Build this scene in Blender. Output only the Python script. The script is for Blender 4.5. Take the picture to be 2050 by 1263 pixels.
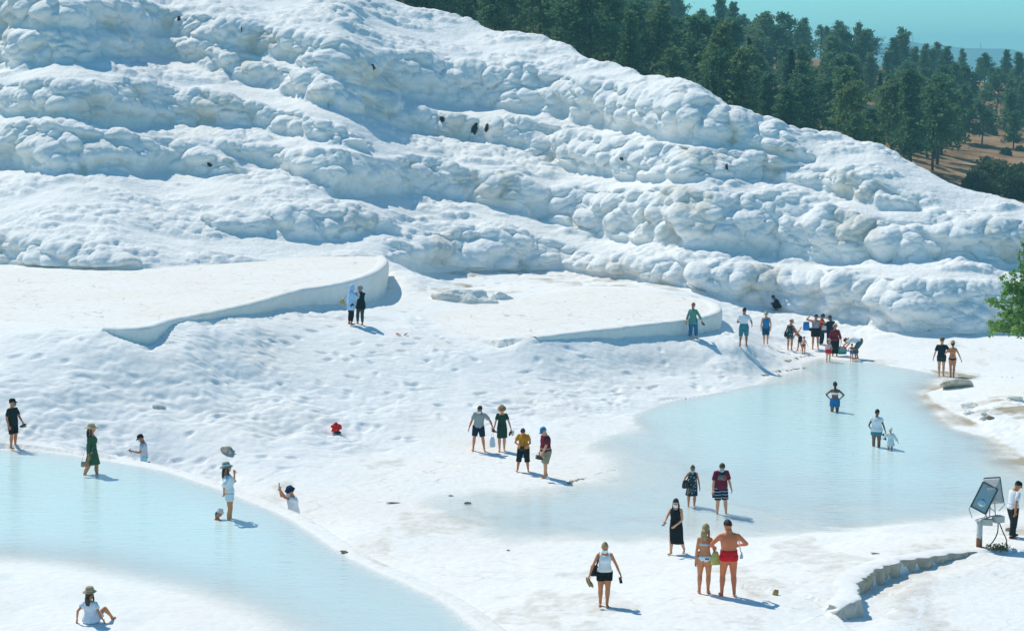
import bpy, bmesh, math, random
import numpy as np
from mathutils import Vector, Matrix

for _o in list(bpy.data.objects):
    bpy.data.objects.remove(_o)
SC = bpy.context.scene
COL = SC.collection
R = math.radians

# ------------------------------------------------------------------ camera
IMW, IMH, FPX, HORIZON, CAMZ = 2050.0, 1263.0, 4000.0, 130.0, 13.8
PITCH = math.atan((IMH / 2 - HORIZON) / FPX)
cam_d = bpy.data.cameras.new('camera')
cam_d.sensor_fit = 'HORIZONTAL'
cam_d.sensor_width = 36.0
cam_d.lens = 36.0 * FPX / IMW
cam_d.clip_start = 0.5
cam_d.clip_end = 30000
cam = bpy.data.objects.new('camera', cam_d)
COL.objects.link(cam)
cam.location = (0, 0, CAMZ)
cam.rotation_euler = (math.pi / 2 - PITCH, 0, 0)
SC.camera = cam

# ------------------------------------------------------------------ light
SUN_EL = R(52)
SUN_AZ = math.atan2(-0.66, 0.75)          # compass-like angle from +Y towards +X
sun_dir = Vector((math.sin(SUN_AZ) * math.cos(SUN_EL), math.cos(SUN_AZ) * math.cos(SUN_EL), math.sin(SUN_EL)))
world = bpy.data.worlds.new('World')
SC.world = world
world.use_nodes = True
wn = world.node_tree.nodes
wl = world.node_tree.links
wn.clear()
sky = wn.new('ShaderNodeTexSky')
sky.sky_type = 'NISHITA'
sky.sun_disc = False
sky.sun_elevation = SUN_EL
sky.sun_rotation = SUN_AZ
sky.altitude = 300
sky.air_density = 1.0
sky.dust_density = 0.25
sky.ozone_density = 0.0
tint = wn.new('ShaderNodeMix')
tint.data_type = 'RGBA'
tint.blend_type = 'MULTIPLY'
tint.inputs[0].default_value = 1.0
tint.inputs[7].default_value = (0.31, 0.68, 0.83, 1)
bg = wn.new('ShaderNodeBackground')
bg.inputs['Strength'].default_value = 0.122
wo = wn.new('ShaderNodeOutputWorld')
wl.new(sky.outputs[0], tint.inputs[6])
wl.new(tint.outputs[2], bg.inputs['Color'])
wl.new(bg.outputs[0], wo.inputs['Surface'])
sun_l = bpy.data.lights.new('sun', 'SUN')
sun_l.energy = 2.9
sun_l.angle = R(0.53)
sun_l.color = (1.0, 0.94, 0.81)
sun = bpy.data.objects.new('sun', sun_l)
COL.objects.link(sun)
sun.location = (-40, 40, 80)
sun.rotation_euler = sun_dir.to_track_quat('Z', 'Y').to_euler()

SC.view_settings.view_transform = 'Standard'
SC.view_settings.look = 'None'
SC.view_settings.gamma = 1
SC.view_settings.exposure = 0.38
SC.view_settings.use_curve_mapping = False
SC.render.engine = 'CYCLES'
SC.cycles.max_bounces = 8
SC.cycles.diffuse_bounces = 5
SC.cycles.volume_bounces = 1
SC.cycles.use_denoising = True

# ------------------------------------------------------------------ helpers
_cp, _sp = math.cos(PITCH), math.sin(PITCH)

def px_ae(px, py):
    """picture point -> (azimuth slope X/Y, elevation slope (Z-CAMZ)/Y)"""
    x = (np.asarray(px, float) - IMW / 2) / FPX
    y = -(np.asarray(py, float) - IMH / 2) / FPX
    dy = _cp + y * _sp
    return x / dy, (-_sp + y * _cp) / dy

def at_d(px, py, d):
    a, e = px_ae(px, py)
    return Vector((float(a * d), float(d), float(CAMZ + e * d)))

def at_z(px, py, z):
    a, e = px_ae(px, py)
    return at_d(px, py, (z - CAMZ) / float(e))

def tag(o, label=None, cat=None, group=None, kind=None):
    if label: o['label'] = label
    if cat: o['category'] = cat
    if group: o['group'] = group
    if kind: o['kind'] = kind
    return o

def link(name, me, mat=None, parent=None, smooth=True):
    o = bpy.data.objects.new(name, me)
    COL.objects.link(o)
    if mat is not None and len(me.materials) == 0:
        me.materials.append(mat)
    if parent is not None:
        o.parent = parent
    if smooth and len(me.polygons):
        me.polygons.foreach_set('use_smooth', np.ones(len(me.polygons), bool))
    return o

def empty(name, loc, rz=0):
    o = bpy.data.objects.new(name, None)
    COL.objects.link(o)
    o.location = loc
    o.rotation_euler = (0, 0, rz)
    o.empty_display_size = 0.2
    return o

def mesh_np(name, V, F):
    """V (n,3) float, F (m,k) int, all faces with k corners"""
    V = np.ascontiguousarray(V, np.float32)
    F = np.ascontiguousarray(F, np.int32)
    me = bpy.data.meshes.new(name)
    me.vertices.add(len(V))
    me.vertices.foreach_set('co', V.ravel())
    m, k = F.shape
    me.loops.add(m * k)
    me.loops.foreach_set('vertex_index', F.ravel())
    me.polygons.add(m)
    me.polygons.foreach_set('loop_start', np.arange(0, m * k, k, dtype=np.int32))
    me.polygons.foreach_set('loop_total', np.full(m, k, np.int32))
    me.update(calc_edges=True)
    return me

def grid_faces(nr, nc, flip=False):
    i = np.arange(nr - 1)[:, None] * nc + np.arange(nc - 1)[None, :]
    F = np.stack([i, i + 1, i + nc + 1, i + nc], -1).reshape(-1, 4)
    return F[:, ::-1] if flip else F

def vattr(me, name, arr):
    at = me.attributes.new(name, 'FLOAT', 'POINT')
    at.data.foreach_set('value', np.ascontiguousarray(arr, np.float32).ravel())

# ---- noise
def _h(ix, iy, iz, s):
    h = (ix.astype(np.uint32) * np.uint32(374761393) + iy.astype(np.uint32) * np.uint32(668265263)
         + iz.astype(np.uint32) * np.uint32(2147483647) + np.uint32((s * 1274126177) & 0xffffffff))
    h = (h ^ (h >> np.uint32(13))) * np.uint32(1274126177)
    h = (h ^ (h >> np.uint32(16))) * np.uint32(2246822519)
    h = h ^ (h >> np.uint32(15))
    return (h & np.uint32(0xffffff)).astype(np.float32) / np.float32(0xffffff)

def vnoise(x, y, z=None, seed=0):
    if z is None: z = np.zeros_like(x)
    fx, fy, fz = np.floor(x), np.floor(y), np.floor(z)
    ix, iy, iz = fx.astype(np.int64), fy.astype(np.int64), fz.astype(np.int64)
    u, v, w = x - fx, y - fy, z - fz
    u = u * u * (3 - 2 * u); v = v * v * (3 - 2 * v); w = w * w * (3 - 2 * w)
    def c(a, b, d): return _h(ix + a, iy + b, iz + d, seed)
    x00 = c(0,0,0) * (1-u) + c(1,0,0) * u
    x10 = c(0,1,0) * (1-u) + c(1,1,0) * u
    x01 = c(0,0,1) * (1-u) + c(1,0,1) * u
    x11 = c(0,1,1) * (1-u) + c(1,1,1) * u
    return ((x00 * (1-v) + x10 * v) * (1-w) + (x01 * (1-v) + x11 * v) * w) * 2 - 1

def vnoise2(x, y, seed=0):
    fx, fy = np.floor(x), np.floor(y)
    ix, iy = fx.astype(np.int64), fy.astype(np.int64)
    u, v = x - fx, y - fy
    u = u * u * (3 - 2 * u); v = v * v * (3 - 2 * v)
    z = np.zeros_like(ix)
    a = _h(ix, iy, z, seed) * (1-u) + _h(ix+1, iy, z, seed) * u
    b = _h(ix, iy+1, z, seed) * (1-u) + _h(ix+1, iy+1, z, seed) * u
    return (a * (1-v) + b * v) * 2 - 1

def fbm2(x, y, oct=4, seed=0, gain=0.5):
    s = 0; a = 1.0
    for k in range(oct):
        s = s + a * vnoise2(x * 2 ** k + 17.3 * k, y * 2 ** k - 9.1 * k, seed + k)
        a *= gain
    return s

def worley3(x, y, z, seed=0):
    """nearest feature distance and the hash of that cell"""
    fx, fy, fz = np.floor(x).astype(np.int64), np.floor(y).astype(np.int64), np.floor(z).astype(np.int64)
    best = np.full(x.shape, 9.0, np.float32)
    bid = np.zeros(x.shape, np.float32)
    for i in (-1, 0, 1):
        for j in (-1, 0, 1):
            for k in (-1, 0, 1):
                a, b, c = fx + i, fy + j, fz + k
                dx = a + _h(a, b, c, seed) - x
                dy = b + _h(a, b, c, seed + 1) - y
                dz = c + _h(a, b, c, seed + 2) - z
                d = (dx * dx + dy * dy + dz * dz).astype(np.float32)
                m = d < best
                best = np.where(m, d, best)
                bid = np.where(m, _h(a, b, c, seed + 3), bid)
    return np.sqrt(best), bid

def domes3(x, y, z, seed=0, r0=0.4, r1=1.0):
    """outermost of overlapping random spheres, one per cell"""
    fx, fy, fz = np.floor(x).astype(np.int64), np.floor(y).astype(np.int64), np.floor(z).astype(np.int64)
    best = np.zeros(x.shape, np.float32)
    for i in (-1, 0, 1):
        for j in (-1, 0, 1):
            for k in (-1, 0, 1):
                a, b, c = fx + i, fy + j, fz + k
                dx = a + _h(a, b, c, seed) - x
                dy = b + _h(a, b, c, seed + 1) - y
                dz = c + _h(a, b, c, seed + 2) - z
                r = r0 + (r1 - r0) * _h(a, b, c, seed + 3)
                v = (r * r - (dx * dx + dy * dy + dz * dz)).astype(np.float32)
                best = np.maximum(best, v)
    return np.sqrt(best)

def worley2(x, y, seed=0):
    fx, fy = np.floor(x).astype(np.int64), np.floor(y).astype(np.int64)
    best = np.full(x.shape, 9.0, np.float32)
    bid = np.zeros(x.shape, np.float32)
    z = np.zeros_like(fx)
    for i in (-1, 0, 1):
        for j in (-1, 0, 1):
            a, b = fx + i, fy + j
            dx = a + _h(a, b, z, seed) - x
            dy = b + _h(a, b, z, seed + 1) - y
            d = (dx * dx + dy * dy).astype(np.float32)
            m = d < best
            best = np.where(m, d, best)
            bid = np.where(m, _h(a, b, z, seed + 2), bid)
    return np.sqrt(best), bid

def sstep(a, b, x):
    t = np.clip((x - a) / (b - a), 0, 1)
    return t * t * (3 - 2 * t)

# ------------------------------------------------------------------ materials
def new_mat(name):
    m = bpy.data.materials.new(name)
    m.use_nodes = True
    nt = m.node_tree
    for n in list(nt.nodes):
        nt.nodes.remove(n)
    out = nt.nodes.new('ShaderNodeOutputMaterial')
    bs = nt.nodes.new('ShaderNodeBsdfPrincipled')
    nt.links.new(bs.outputs[0], out.inputs['Surface'])
    return m, nt, bs, out

def nd(nt, typ, **kw):
    n = nt.nodes.new(typ)
    for k, v in kw.items():
        setattr(n, k, v)
    return n

def ramp(nt, stops):
    r = nt.nodes.new('ShaderNodeValToRGB')
    el = r.color_ramp.elements
    while len(el) > 1: el.remove(el[-1])
    el[0].position = stops[0][0]; el[0].color = (*stops[0][1], 1)
    for p, c in stops[1:]:
        e = el.new(p); e.color = (*c, 1)
    return r

_mats = {}
def plain(name, col, rough=0.8, vary=0.12, scale=9.0, bump=0.0, bscale=30.0, metal=0.0, spec=0.3):
    """procedural single-colour material with slight tonal noise and relief"""
    key = name
    if key in _mats: return _mats[key]
    m, nt, bs, out = new_mat(name)
    tc = nd(nt, 'ShaderNodeTexCoord')
    nz = nd(nt, 'ShaderNodeTexNoise')
    nz.inputs['Scale'].default_value = scale
    nz.inputs['Detail'].default_value = 4
    nt.links.new(tc.outputs['Object'], nz.inputs['Vector'])
    lo = tuple(c * (1 - vary) for c in col); hi = tuple(min(1, c * (1 + vary)) for c in col)
    rp = ramp(nt, [(0.3, lo), (0.7, hi)])
    nt.links.new(nz.outputs[0], rp.inputs[0])
    nt.links.new(rp.outputs[0], bs.inputs['Base Color'])
    bs.inputs['Roughness'].default_value = rough
    bs.inputs['Metallic'].default_value = metal
    bs.inputs['Specular IOR Level'].default_value = spec
    if bump:
        n2 = nd(nt, 'ShaderNodeTexNoise')
        n2.inputs['Scale'].default_value = bscale
        n2.inputs['Detail'].default_value = 3
        nt.links.new(tc.outputs['Object'], n2.inputs['Vector'])
        b = nd(nt, 'ShaderNodeBump')
        b.inputs['Strength'].default_value = bump
        b.inputs['Distance'].default_value = 0.02
        nt.links.new(n2.outputs[0], b.inputs['Height'])
        nt.links.new(b.outputs[0], bs.inputs['Normal'])
    _mats[key] = m
    return m

def travertine(name, white=(0.89, 0.885, 0.87), cream=(0.74, 0.70, 0.64), cream_amt=0.35, bump=0.5, fine=22.0, streak=False, dirt=None, warm=None, knob=0.0, crack=False):
    m, nt, bs, out = new_mat(name)
    geo = nd(nt, 'ShaderNodeNewGeometry')
    n1 = nd(nt, 'ShaderNodeTexNoise'); n1.inputs['Scale'].default_value = 0.22; n1.inputs['Detail'].default_value = 6; n1.inputs['Roughness'].default_value = 0.6
    nt.links.new(geo.outputs['Position'], n1.inputs['Vector'])
    mx = nd(nt, 'ShaderNodeMix', data_type='RGBA')
    mr = nd(nt, 'ShaderNodeMapRange'); mr.inputs[1].default_value = 0.42; mr.inputs[2].default_value = 0.72; mr.inputs[3].default_value = 0.0; mr.inputs[4].default_value = cream_amt
    nt.links.new(n1.outputs[0], mr.inputs[0])
    nt.links.new(mr.outputs[0], mx.inputs[0])
    mx.inputs[6].default_value = (*white, 1)
    mx.inputs[7].default_value = (*cream, 1)
    col = mx.outputs[2]
    # fine speckle
    n2 = nd(nt, 'ShaderNodeTexNoise'); n2.inputs['Scale'].default_value = 3.0; n2.inputs['Detail'].default_value = 8; n2.inputs['Roughness'].default_value = 0.7
    nt.links.new(geo.outputs['Position'], n2.inputs['Vector'])
    r2 = ramp(nt, [(0.3, (0.92, 0.92, 0.915)), (0.6, (1, 1, 1))])
    nt.links.new(n2.outputs[0], r2.inputs[0])
    m2 = nd(nt, 'ShaderNodeMix', data_type='RGBA', blend_type='MULTIPLY'); m2.inputs[0].default_value = 1.0
    nt.links.new(col, m2.inputs[6]); nt.links.new(r2.outputs[0], m2.inputs[7])
    col = m2.outputs[2]
    if warm:
        aw = nd(nt, 'ShaderNodeAttribute'); aw.attribute_name = 'warm'
        m5 = nd(nt, 'ShaderNodeMix', data_type='RGBA', blend_type='MULTIPLY')
        nt.links.new(aw.outputs['Fac'], m5.inputs[0]); nt.links.new(col, m5.inputs[6]); m5.inputs[7].default_value = (*warm, 1)
        col = m5.outputs[2]
    if dirt:
        at = nd(nt, 'ShaderNodeAttribute'); at.attribute_name = 'dirt'
        n4 = nd(nt, 'ShaderNodeTexNoise'); n4.inputs['Scale'].default_value = 1.6; n4.inputs['Detail'].default_value = 8; n4.inputs['Roughness'].default_value = 0.75
        nt.links.new(geo.outputs['Position'], n4.inputs['Vector'])
        mm = nd(nt, 'ShaderNodeMath', operation='ADD'); nt.links.new(at.outputs['Fac'], mm.inputs[0]); nt.links.new(n4.outputs[0], mm.inputs[1])
        mr2 = nd(nt, 'ShaderNodeMapRange'); mr2.inputs[1].default_value = 0.75; mr2.inputs[2].default_value = 1.3
        nt.links.new(mm.outputs[0], mr2.inputs[0])
        m3 = nd(nt, 'ShaderNodeMix', data_type='RGBA')
        nt.links.new(mr2.outputs[0], m3.inputs[0]); nt.links.new(col, m3.inputs[6]); m3.inputs[7].default_value = (*dirt, 1)
        col = m3.outputs[2]
    if crack:
        ac = nd(nt, 'ShaderNodeAttribute'); ac.attribute_name = 'warm'
        wn_ = nd(nt, 'ShaderNodeTexNoise'); wn_.inputs['Scale'].default_value = 0.9; wn_.inputs['Detail'].default_value = 4
        nt.links.new(geo.outputs['Position'], wn_.inputs['Vector'])
        va = nd(nt, 'ShaderNodeVectorMath', operation='MULTIPLY_ADD'); va.inputs[1].default_value = (0.9, 0.9, 0.0)
        nt.links.new(wn_.outputs[1], va.inputs[0]); nt.links.new(geo.outputs['Position'], va.inputs[2])
        vo = nd(nt, 'ShaderNodeTexVoronoi', feature='DISTANCE_TO_EDGE'); vo.inputs['Scale'].default_value = 0.75
        nt.links.new(va.outputs[0], vo.inputs['Vector'])
        e1 = nd(nt, 'ShaderNodeMapRange'); e1.inputs[1].default_value = 0.022; e1.inputs[2].default_value = 0.0; nt.links.new(vo.outputs['Distance'], e1.inputs[0])
        n6 = nd(nt, 'ShaderNodeTexNoise'); n6.inputs['Scale'].default_value = 0.55; n6.inputs['Detail'].default_value = 5; nt.links.new(geo.outputs['Position'], n6.inputs['Vector'])
        e2 = nd(nt, 'ShaderNodeMapRange'); e2.inputs[1].default_value = 0.45; e2.inputs[2].default_value = 0.60; nt.links.new(n6.outputs[0], e2.inputs[0])
        # small dashes of brown grit
        mp6 = nd(nt, 'ShaderNodeMapping'); mp6.inputs['Scale'].default_value = (3.2, 7.5, 1); mp6.inputs['Rotation'].default_value = (0, 0, 0.35); nt.links.new(geo.outputs['Position'], mp6.inputs['Vector'])
        n7 = nd(nt, 'ShaderNodeTexNoise'); n7.inputs['Scale'].default_value = 1.0; n7.inputs['Detail'].default_value = 5; nt.links.new(mp6.outputs[0], n7.inputs['Vector'])
        e3 = nd(nt, 'ShaderNodeMapRange'); e3.inputs[1].default_value = 0.60; e3.inputs[2].default_value = 0.72; nt.links.new(n7.outputs[0], e3.inputs[0])
        k1 = nd(nt, 'ShaderNodeMath', operation='MULTIPLY'); nt.links.new(e1.outputs[0], k1.inputs[0]); nt.links.new(e2.outputs[0], k1.inputs[1])
        k2 = nd(nt, 'ShaderNodeMath', operation='MAXIMUM'); nt.links.new(k1.outputs[0], k2.inputs[0]); nt.links.new(e3.outputs[0], k2.inputs[1])
        k3 = nd(nt, 'ShaderNodeMath', operation='MULTIPLY'); nt.links.new(k2.outputs[0], k3.inputs[0]); nt.links.new(ac.outputs['Fac'], k3.inputs[1])
        k4 = nd(nt, 'ShaderNodeMath', operation='MULTIPLY'); k4.inputs[1].default_value = 0.9; nt.links.new(k3.outputs[0], k4.inputs[0])
        m6 = nd(nt, 'ShaderNodeMix', data_type='RGBA'); nt.links.new(k4.outputs[0], m6.inputs[0]); nt.links.new(col, m6.inputs[6]); m6.inputs[7].default_value = (0.44, 0.38, 0.31, 1)
        col = m6.outputs[2]
    nt.links.new(col, bs.inputs['Base Color'])
    bs.inputs['Roughness'].default_value = 0.85
    bs.inputs['Specular IOR Level'].default_value = 0.15
    nb = nd(nt, 'ShaderNodeTexNoise'); nb.inputs['Scale'].default_value = fine; nb.inputs['Detail'].default_value = 6; nb.inputs['Roughness'].default_value = 0.65
    if streak:
        mp = nd(nt, 'ShaderNodeMapping'); mp.inputs['Scale'].default_value = (1, 1, 0.08)
        nt.links.new(geo.outputs['Position'], mp.inputs['Vector']); nt.links.new(mp.outputs[0], nb.inputs['Vector'])
    else:
        nt.links.new(geo.outputs['Position'], nb.inputs['Vector'])
    b = nd(nt, 'ShaderNodeBump'); b.inputs['Strength'].default_value = bump; b.inputs['Distance'].default_value = 0.03
    nt.links.new(nb.outputs[0], b.inputs['Height'])
    if knob:
        vk = nd(nt, 'ShaderNodeTexVoronoi', feature='SMOOTH_F1'); vk.inputs['Scale'].default_value = 4.2; vk.inputs['Smoothness'].default_value = 0.3
        nt.links.new(geo.outputs['Position'], vk.inputs['Vector'])
        b2 = nd(nt, 'ShaderNodeBump', invert=True); b2.inputs['Strength'].default_value = knob; b2.inputs['Distance'].default_value = 0.12
        nt.links.new(vk.outputs['Distance'], b2.inputs['Height'])
        nk = nd(nt, 'ShaderNodeTexNoise'); nk.inputs['Scale'].default_value = 3.0; nk.inputs['Detail'].default_value = 7; nk.inputs['Roughness'].default_value = 0.7
        nt.links.new(geo.outputs['Position'], nk.inputs['Vector'])
        b3 = nd(nt, 'ShaderNodeBump'); b3.inputs['Strength'].default_value = 0.25; b3.inputs['Distance'].default_value = 0.05
        nt.links.new(nk.outputs[0], b3.inputs['Height']); nt.links.new(b2.outputs[0], b3.inputs['Normal']); nt.links.new(b3.outputs[0], b.inputs['Normal'])
    nt.links.new(b.outputs[0], bs.inputs['Normal'])
    return m
# ================================================================== ground
WATER_L, WATER_M = 1.30, 0.0          # levels of the two pools
TER1, TER2 = 4.0, 2.2                 # levels of the two round terraces

def wpts(lst, z):
    return np.array([tuple(at_z(x, y, z))[:2] for x, y in lst])

CTRL = [  # picture x, picture y, height of the ground there
    (-400, 900, 1.45), (0, 893, 1.42), (120, 897, 1.40), (230, 912, 1.30), (-400, 1000, 1.2), (0, 1000, 1.2), (300, 1050, 1.1),
    (0, 800, 2.5), (-400, 800, 2.6), (0, 700, 3.6), (-400, 690, 3.8), (150, 800, 2.25), (150, 700, 3.5), (-400, 640, 4.0), (0, 640, 4.0), (150, 655, 4.0),
    (300, 705, 3.25), (300, 800, 2.0), (300, 880, 1.1), (400, 900, 0.75),
    (400, 655, 3.6), (500, 645, 3.2), (500, 760, 2.05), (500, 860, 1.1), (500, 920, 0.55), (560, 985, 0.15), (650, 1000, 0.10), (700, 1075, 0.10), (780, 1135, 0.12), (900, 1165, 0.25),
    (710, 650, 2.80), (620, 630, 3.0), (710, 750, 1.7), (710, 850, 0.7), (710, 900, 0.2), (640, 980, 0.1),
    (765, 598, 2.45), (800, 600, 2.45), (830, 560, 2.6), (900, 570, 2.5), (900, 640, 2.3), (900, 695, 2.0), (900, 800, 0.85), (900, 890, 0.2),
    (1000, 620, 2.2), (1100, 600, 2.2), (1250, 600, 2.2), (1100, 692, 1.6), (1100, 770, 0.8), (1100, 850, 0.2),
    (1250, 690, 1.3), (1250, 760, 0.55), (1250, 820, 0.06), (1380, 685, 1.3), (1400, 740, 0.5), (1400, 785, 0.05),
    (1440, 668, 1.35), (1500, 695, 1.05), (1500, 735, 0.5), (1500, 768, 0.05), (1560, 720, 0.3), (1590, 732, 0.05),
    (1470, 620, 1.3), (1540, 650, 0.75), (1540, 688, 0.35), (1600, 660, 0.5), (1600, 700, 0.06), (1700, 660, 0.5), (1700, 715, 0.04),
    (1780, 680, 0.35), (1900, 680, 0.35), (2050, 690, 0.3), (2400, 700, 0.3), (1780, 722, 0.06), (1900, 735, 0.08), (2050, 745, 0.1), (2400, 760, 0.1),
    (1930, 775, 0.10), (1950, 800, 0.22), (2000, 800, 0.30), (2050, 850, 0.30), (2400, 900, 0.3), (1900, 815, 0.06), (2000, 870, 0.06), (2060, 900, 0.05),
    (1000, 940, 0.08), (1100, 930, 0.06), (1200, 880, -0.02), (1300, 860, -0.05), (800, 960, 0.08), (900, 1000, -0.03), (760, 1040, 0.04),
    (1100, 1000, -0.05), (1300, 960, -0.06), (1000, 1070, -0.03), (850, 1110, 0.05), (1200, 1080, -0.02), (1300, 1100, 0.03), (1400, 1080, -0.02), (1550, 1040, -0.05),
    (1700, 1000, -0.04), (1850, 1000, -0.06), (2050, 1000, -0.03), (2400, 1000, 0.0), (1800, 920, -0.05), (1700, 1060, -0.04),
    (1600, 1095, 0.12), (1750, 1095, 0.28), (1880, 1085, 0.28), (1960, 1092, 0.28), (2040, 1075, 0.22), (2400, 1080, 0.3),
    (950, 1150, 0.22), (1050, 1200, 0.45), (1210, 1213, 0.65), (1350, 1150, 0.35), (1460, 1192, 0.58), (1560, 1160, 0.48), (1650, 1160, 0.50), (1640, 1210, 0.55),
    (1000, 1263, 0.85), (1200, 1280, 0.85), (1500, 1280, 0.8), (1650, 1263, 0.62), (1000, 1400, 1.2), (1300, 1500, 1.3), (1700, 1450, 0.8), (2300, 1400, 0.6),
    (0, 1180, 1.31), (150, 1245, 1.33), (300, 1263, 1.31), (500, 1263, 1.28), (-400, 1200, 1.33), (0, 1400, 1.4), (500, 1450, 1.35), (-400, 1450, 1.4),
]
HILL_BASE = [  # picture x, picture y, height
    (-420, 520, 4.2), (-200, 522, 4.1), (0, 527, 4.0), (120, 537, 4.0), (260, 541, 4.0), (330, 536, 4.0), (500, 524, 4.0), (700, 513, 4.0), (780, 512, 3.95),
    (850, 533, 2.8), (930, 541, 2.6), (1000, 542, 2.5), (1140, 538, 2.4), (1200, 548, 2.35), (1300, 566, 2.2), (1400, 588, 1.9), (1480, 604, 1.5), (1560, 618, 1.1),
    (1700, 645, 0.75), (1780, 667, 0.5), (1900, 671, 0.45), (1990, 668, 0.45), (2200, 670, 0.45), (2470, 675, 0.45)]

cw = [tuple(at_z(x, y, z)) for x, y, z in CTRL]
for x_, d_, z_ in ((288, 64.8, 0.05), (340, 64.4, 0.08), (240, 65.2, 0.55), (430, 62.0, 0.05), (584, 57.3, -0.05), (520, 59.5, 0.0), (660, 55.5, 0.0)):
    a_ = float(px_ae(x_, 950)[0]); cw.append((a_ * d_, d_, z_))
for x, y, z in HILL_BASE:
    p = at_z(x, y, z); cw.append(tuple(p)); cw.append((p.x * 1.06, p.y * 1.06, p.z + 0.4))
cw = np.array(cw)
_S = 20.0
def _phi(r2):
    return np.where(r2 > 1e-12, r2 * np.log(np.maximum(r2, 1e-12)), 0.0)
def make_tps(P, lam=0.02):
    n = len(P)
    A = np.zeros((n + 3, n + 3))
    q = P[:, :2] / _S
    A[:n, :n] = _phi(((q[:, None] - q[None]) ** 2).sum(-1)) + lam * np.eye(n) * 0.05
    A[:n, n] = 1; A[:n, n+1:] = q; A[n, :n] = 1; A[n+1:, :n] = q.T
    b = np.zeros(n + 3); b[:n] = P[:, 2]
    w = np.linalg.solve(A, b)
    def f(X, Y):
        sh = X.shape
        x = X.ravel() / _S; y = Y.ravel() / _S
        o = w[n] + w[n+1] * x + w[n+2] * y
        for i in range(n):
            o = o + w[i] * _phi((x - q[i, 0]) ** 2 + (y - q[i, 1]) ** 2)
        return o.reshape(sh)
    return f
base_f = make_tps(cw)

def sd_poly(X, Y, P):
    """signed distance, negative inside"""
    d = np.full(X.shape, 1e9); inside = np.zeros(X.shape, bool)
    n = len(P)
    for i in range(n):
        a = P[i]; b = P[(i + 1) % n]
        ex, ey = b[0] - a[0], b[1] - a[1]
        wx, wy = X - a[0], Y - a[1]
        t = np.clip((wx * ex + wy * ey) / (ex * ex + ey * ey + 1e-9), 0, 1)
        d = np.minimum(d, (wx - ex * t) ** 2 + (wy - ey * t) ** 2)
        c = (a[1] > Y) != (b[1] > Y)
        xi = ex * (Y - a[1]) / (ey if abs(ey) > 1e-9 else 1e-9) + a[0]
        inside ^= c & (X < xi)
    d = np.sqrt(d)
    return np.where(inside, -d, d)

def smooth_curve(P, n=6):
    """Catmull-Rom through the points"""
    P = np.asarray(P, float); out = []
    Q = np.vstack([2 * P[0] - P[1], P, 2 * P[-1] - P[-2]])
    for i in range(1, len(Q) - 2):
        p0, p1, p2, p3 = Q[i-1], Q[i], Q[i+1], Q[i+2]
        for t in np.linspace(0, 1, n, endpoint=False):
            out.append(0.5 * ((2*p1) + (-p0+p2)*t + (2*p0-5*p1+4*p2-p3)*t*t + (-p0+3*p1-3*p2+p3)*t**3))
    out.append(P[-1])
    return np.array(out)

# outlines of the pools and terraces in the plane
LRIM = [(-500, 893), (0, 898), (110, 904), (230, 921), (330, 940), (430, 972), (520, 1006), (600, 1042), (700, 1108), (800, 1155), (900, 1203), (985, 1266), (1060, 1330)]
lrim_w = smooth_curve(wpts(LRIM, WATER_L), 5)
LLOW = [(1010, 1450), (640, 1430), (520, 1310), (420, 1245), (300, 1202), (150, 1168), (0, 1145), (-500, 1120)]
LDEEP = LRIM + LLOW
ldeep_w = wpts(LDEEP, WATER_L)
LOUT = np.vstack([lrim_w, wpts([(1150, 1500), (-700, 1500)], WATER_L)])
MDEEP = [(1330, 802), (1400, 795), (1490, 778), (1535, 752), (1595, 738), (1650, 728), (1720, 725), (1765, 730), (1850, 742), (1900, 749), (1945, 757), (1905, 772), (1845, 786),
         (1862, 805), (1905, 832), (1962, 858), (2055, 925), (2300, 1010), (2300, 1090), (2040, 1075), (1800, 1070), (1600, 1040), (1450, 1000), (1380, 940), (1310, 880), (1270, 835)]
mdeep_w = wpts(MDEEP, WATER_M)
T1RIM = [(205, 660), (250, 661), (300, 657), (345, 643), (400, 632), (460, 620), (520, 606), (600, 583), (660, 574), (715, 561), (750, 548), (768, 536), (776, 524), (770, 515)]
T1CUT = [1e-3, .30, .62, .14, .07, .22, .42, .62, .80, 1.05, 1.30, 1.42, 1.40, 1.1]      # wall height along the rim
t1_w = smooth_curve(wpts(T1RIM, TER1), 8)
t1_c = smooth_curve(np.array([[c, 0] for c in T1CUT]), 8)[:, 0]
t1_poly = np.vstack([t1_w, wpts([(700, 512), (400, 528), (100, 532), (-500, 522), (-500, 640), (0, 642)], TER1)])
T2RIM = [(1075, 678), (1130, 671), (1200, 663), (1270, 655), (1340, 647), (1395, 640), (1428, 632), (1444, 622), (1436, 610), (1410, 600)]
T2CUT = [1e-3, .14, .28, .42, .55, .68, .76, .80, .72, .4]
t2_w = smooth_curve(wpts(T2RIM, TER2), 8)
t2_c = smooth_curve(np.array([[c, 0] for c in T2CUT]), 8)[:, 0]
t2_poly = np.vstack([t2_w, wpts([(1360, 588), (1280, 577), (1180, 577), (1080, 590), (1010, 600), (930, 615), (870, 640), (900, 668), (1000, 680)], TER2)])
LEDGE = [(1955, 1103), (1920, 1106), (1880, 1110), (1840, 1117), (1805, 1122), (1775, 1130), (1745, 1142), (1722, 1154), (1712, 1166), (1722, 1180), (1716, 1194), (1700, 1208), (1680, 1220), (1655, 1226)]
LEDGE_Z = [.26, .30, .36, .42, .48, .52, .55, .57, .58, .58, .58, .58, .55, .44]
LEDGE_C = [.02, .14, .24, .30, .36, .42, .44, .40, .36, .40, .44, .40, .22, .02]
ledge_w = smooth_curve(np.array([tuple(at_z(x, y, z))[:2] for (x, y), z in zip(LEDGE, LEDGE_Z)]), 8)
ledge_z = smooth_curve(np.array([[z, 0] for z in LEDGE_Z]), 8)[:, 0]
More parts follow.
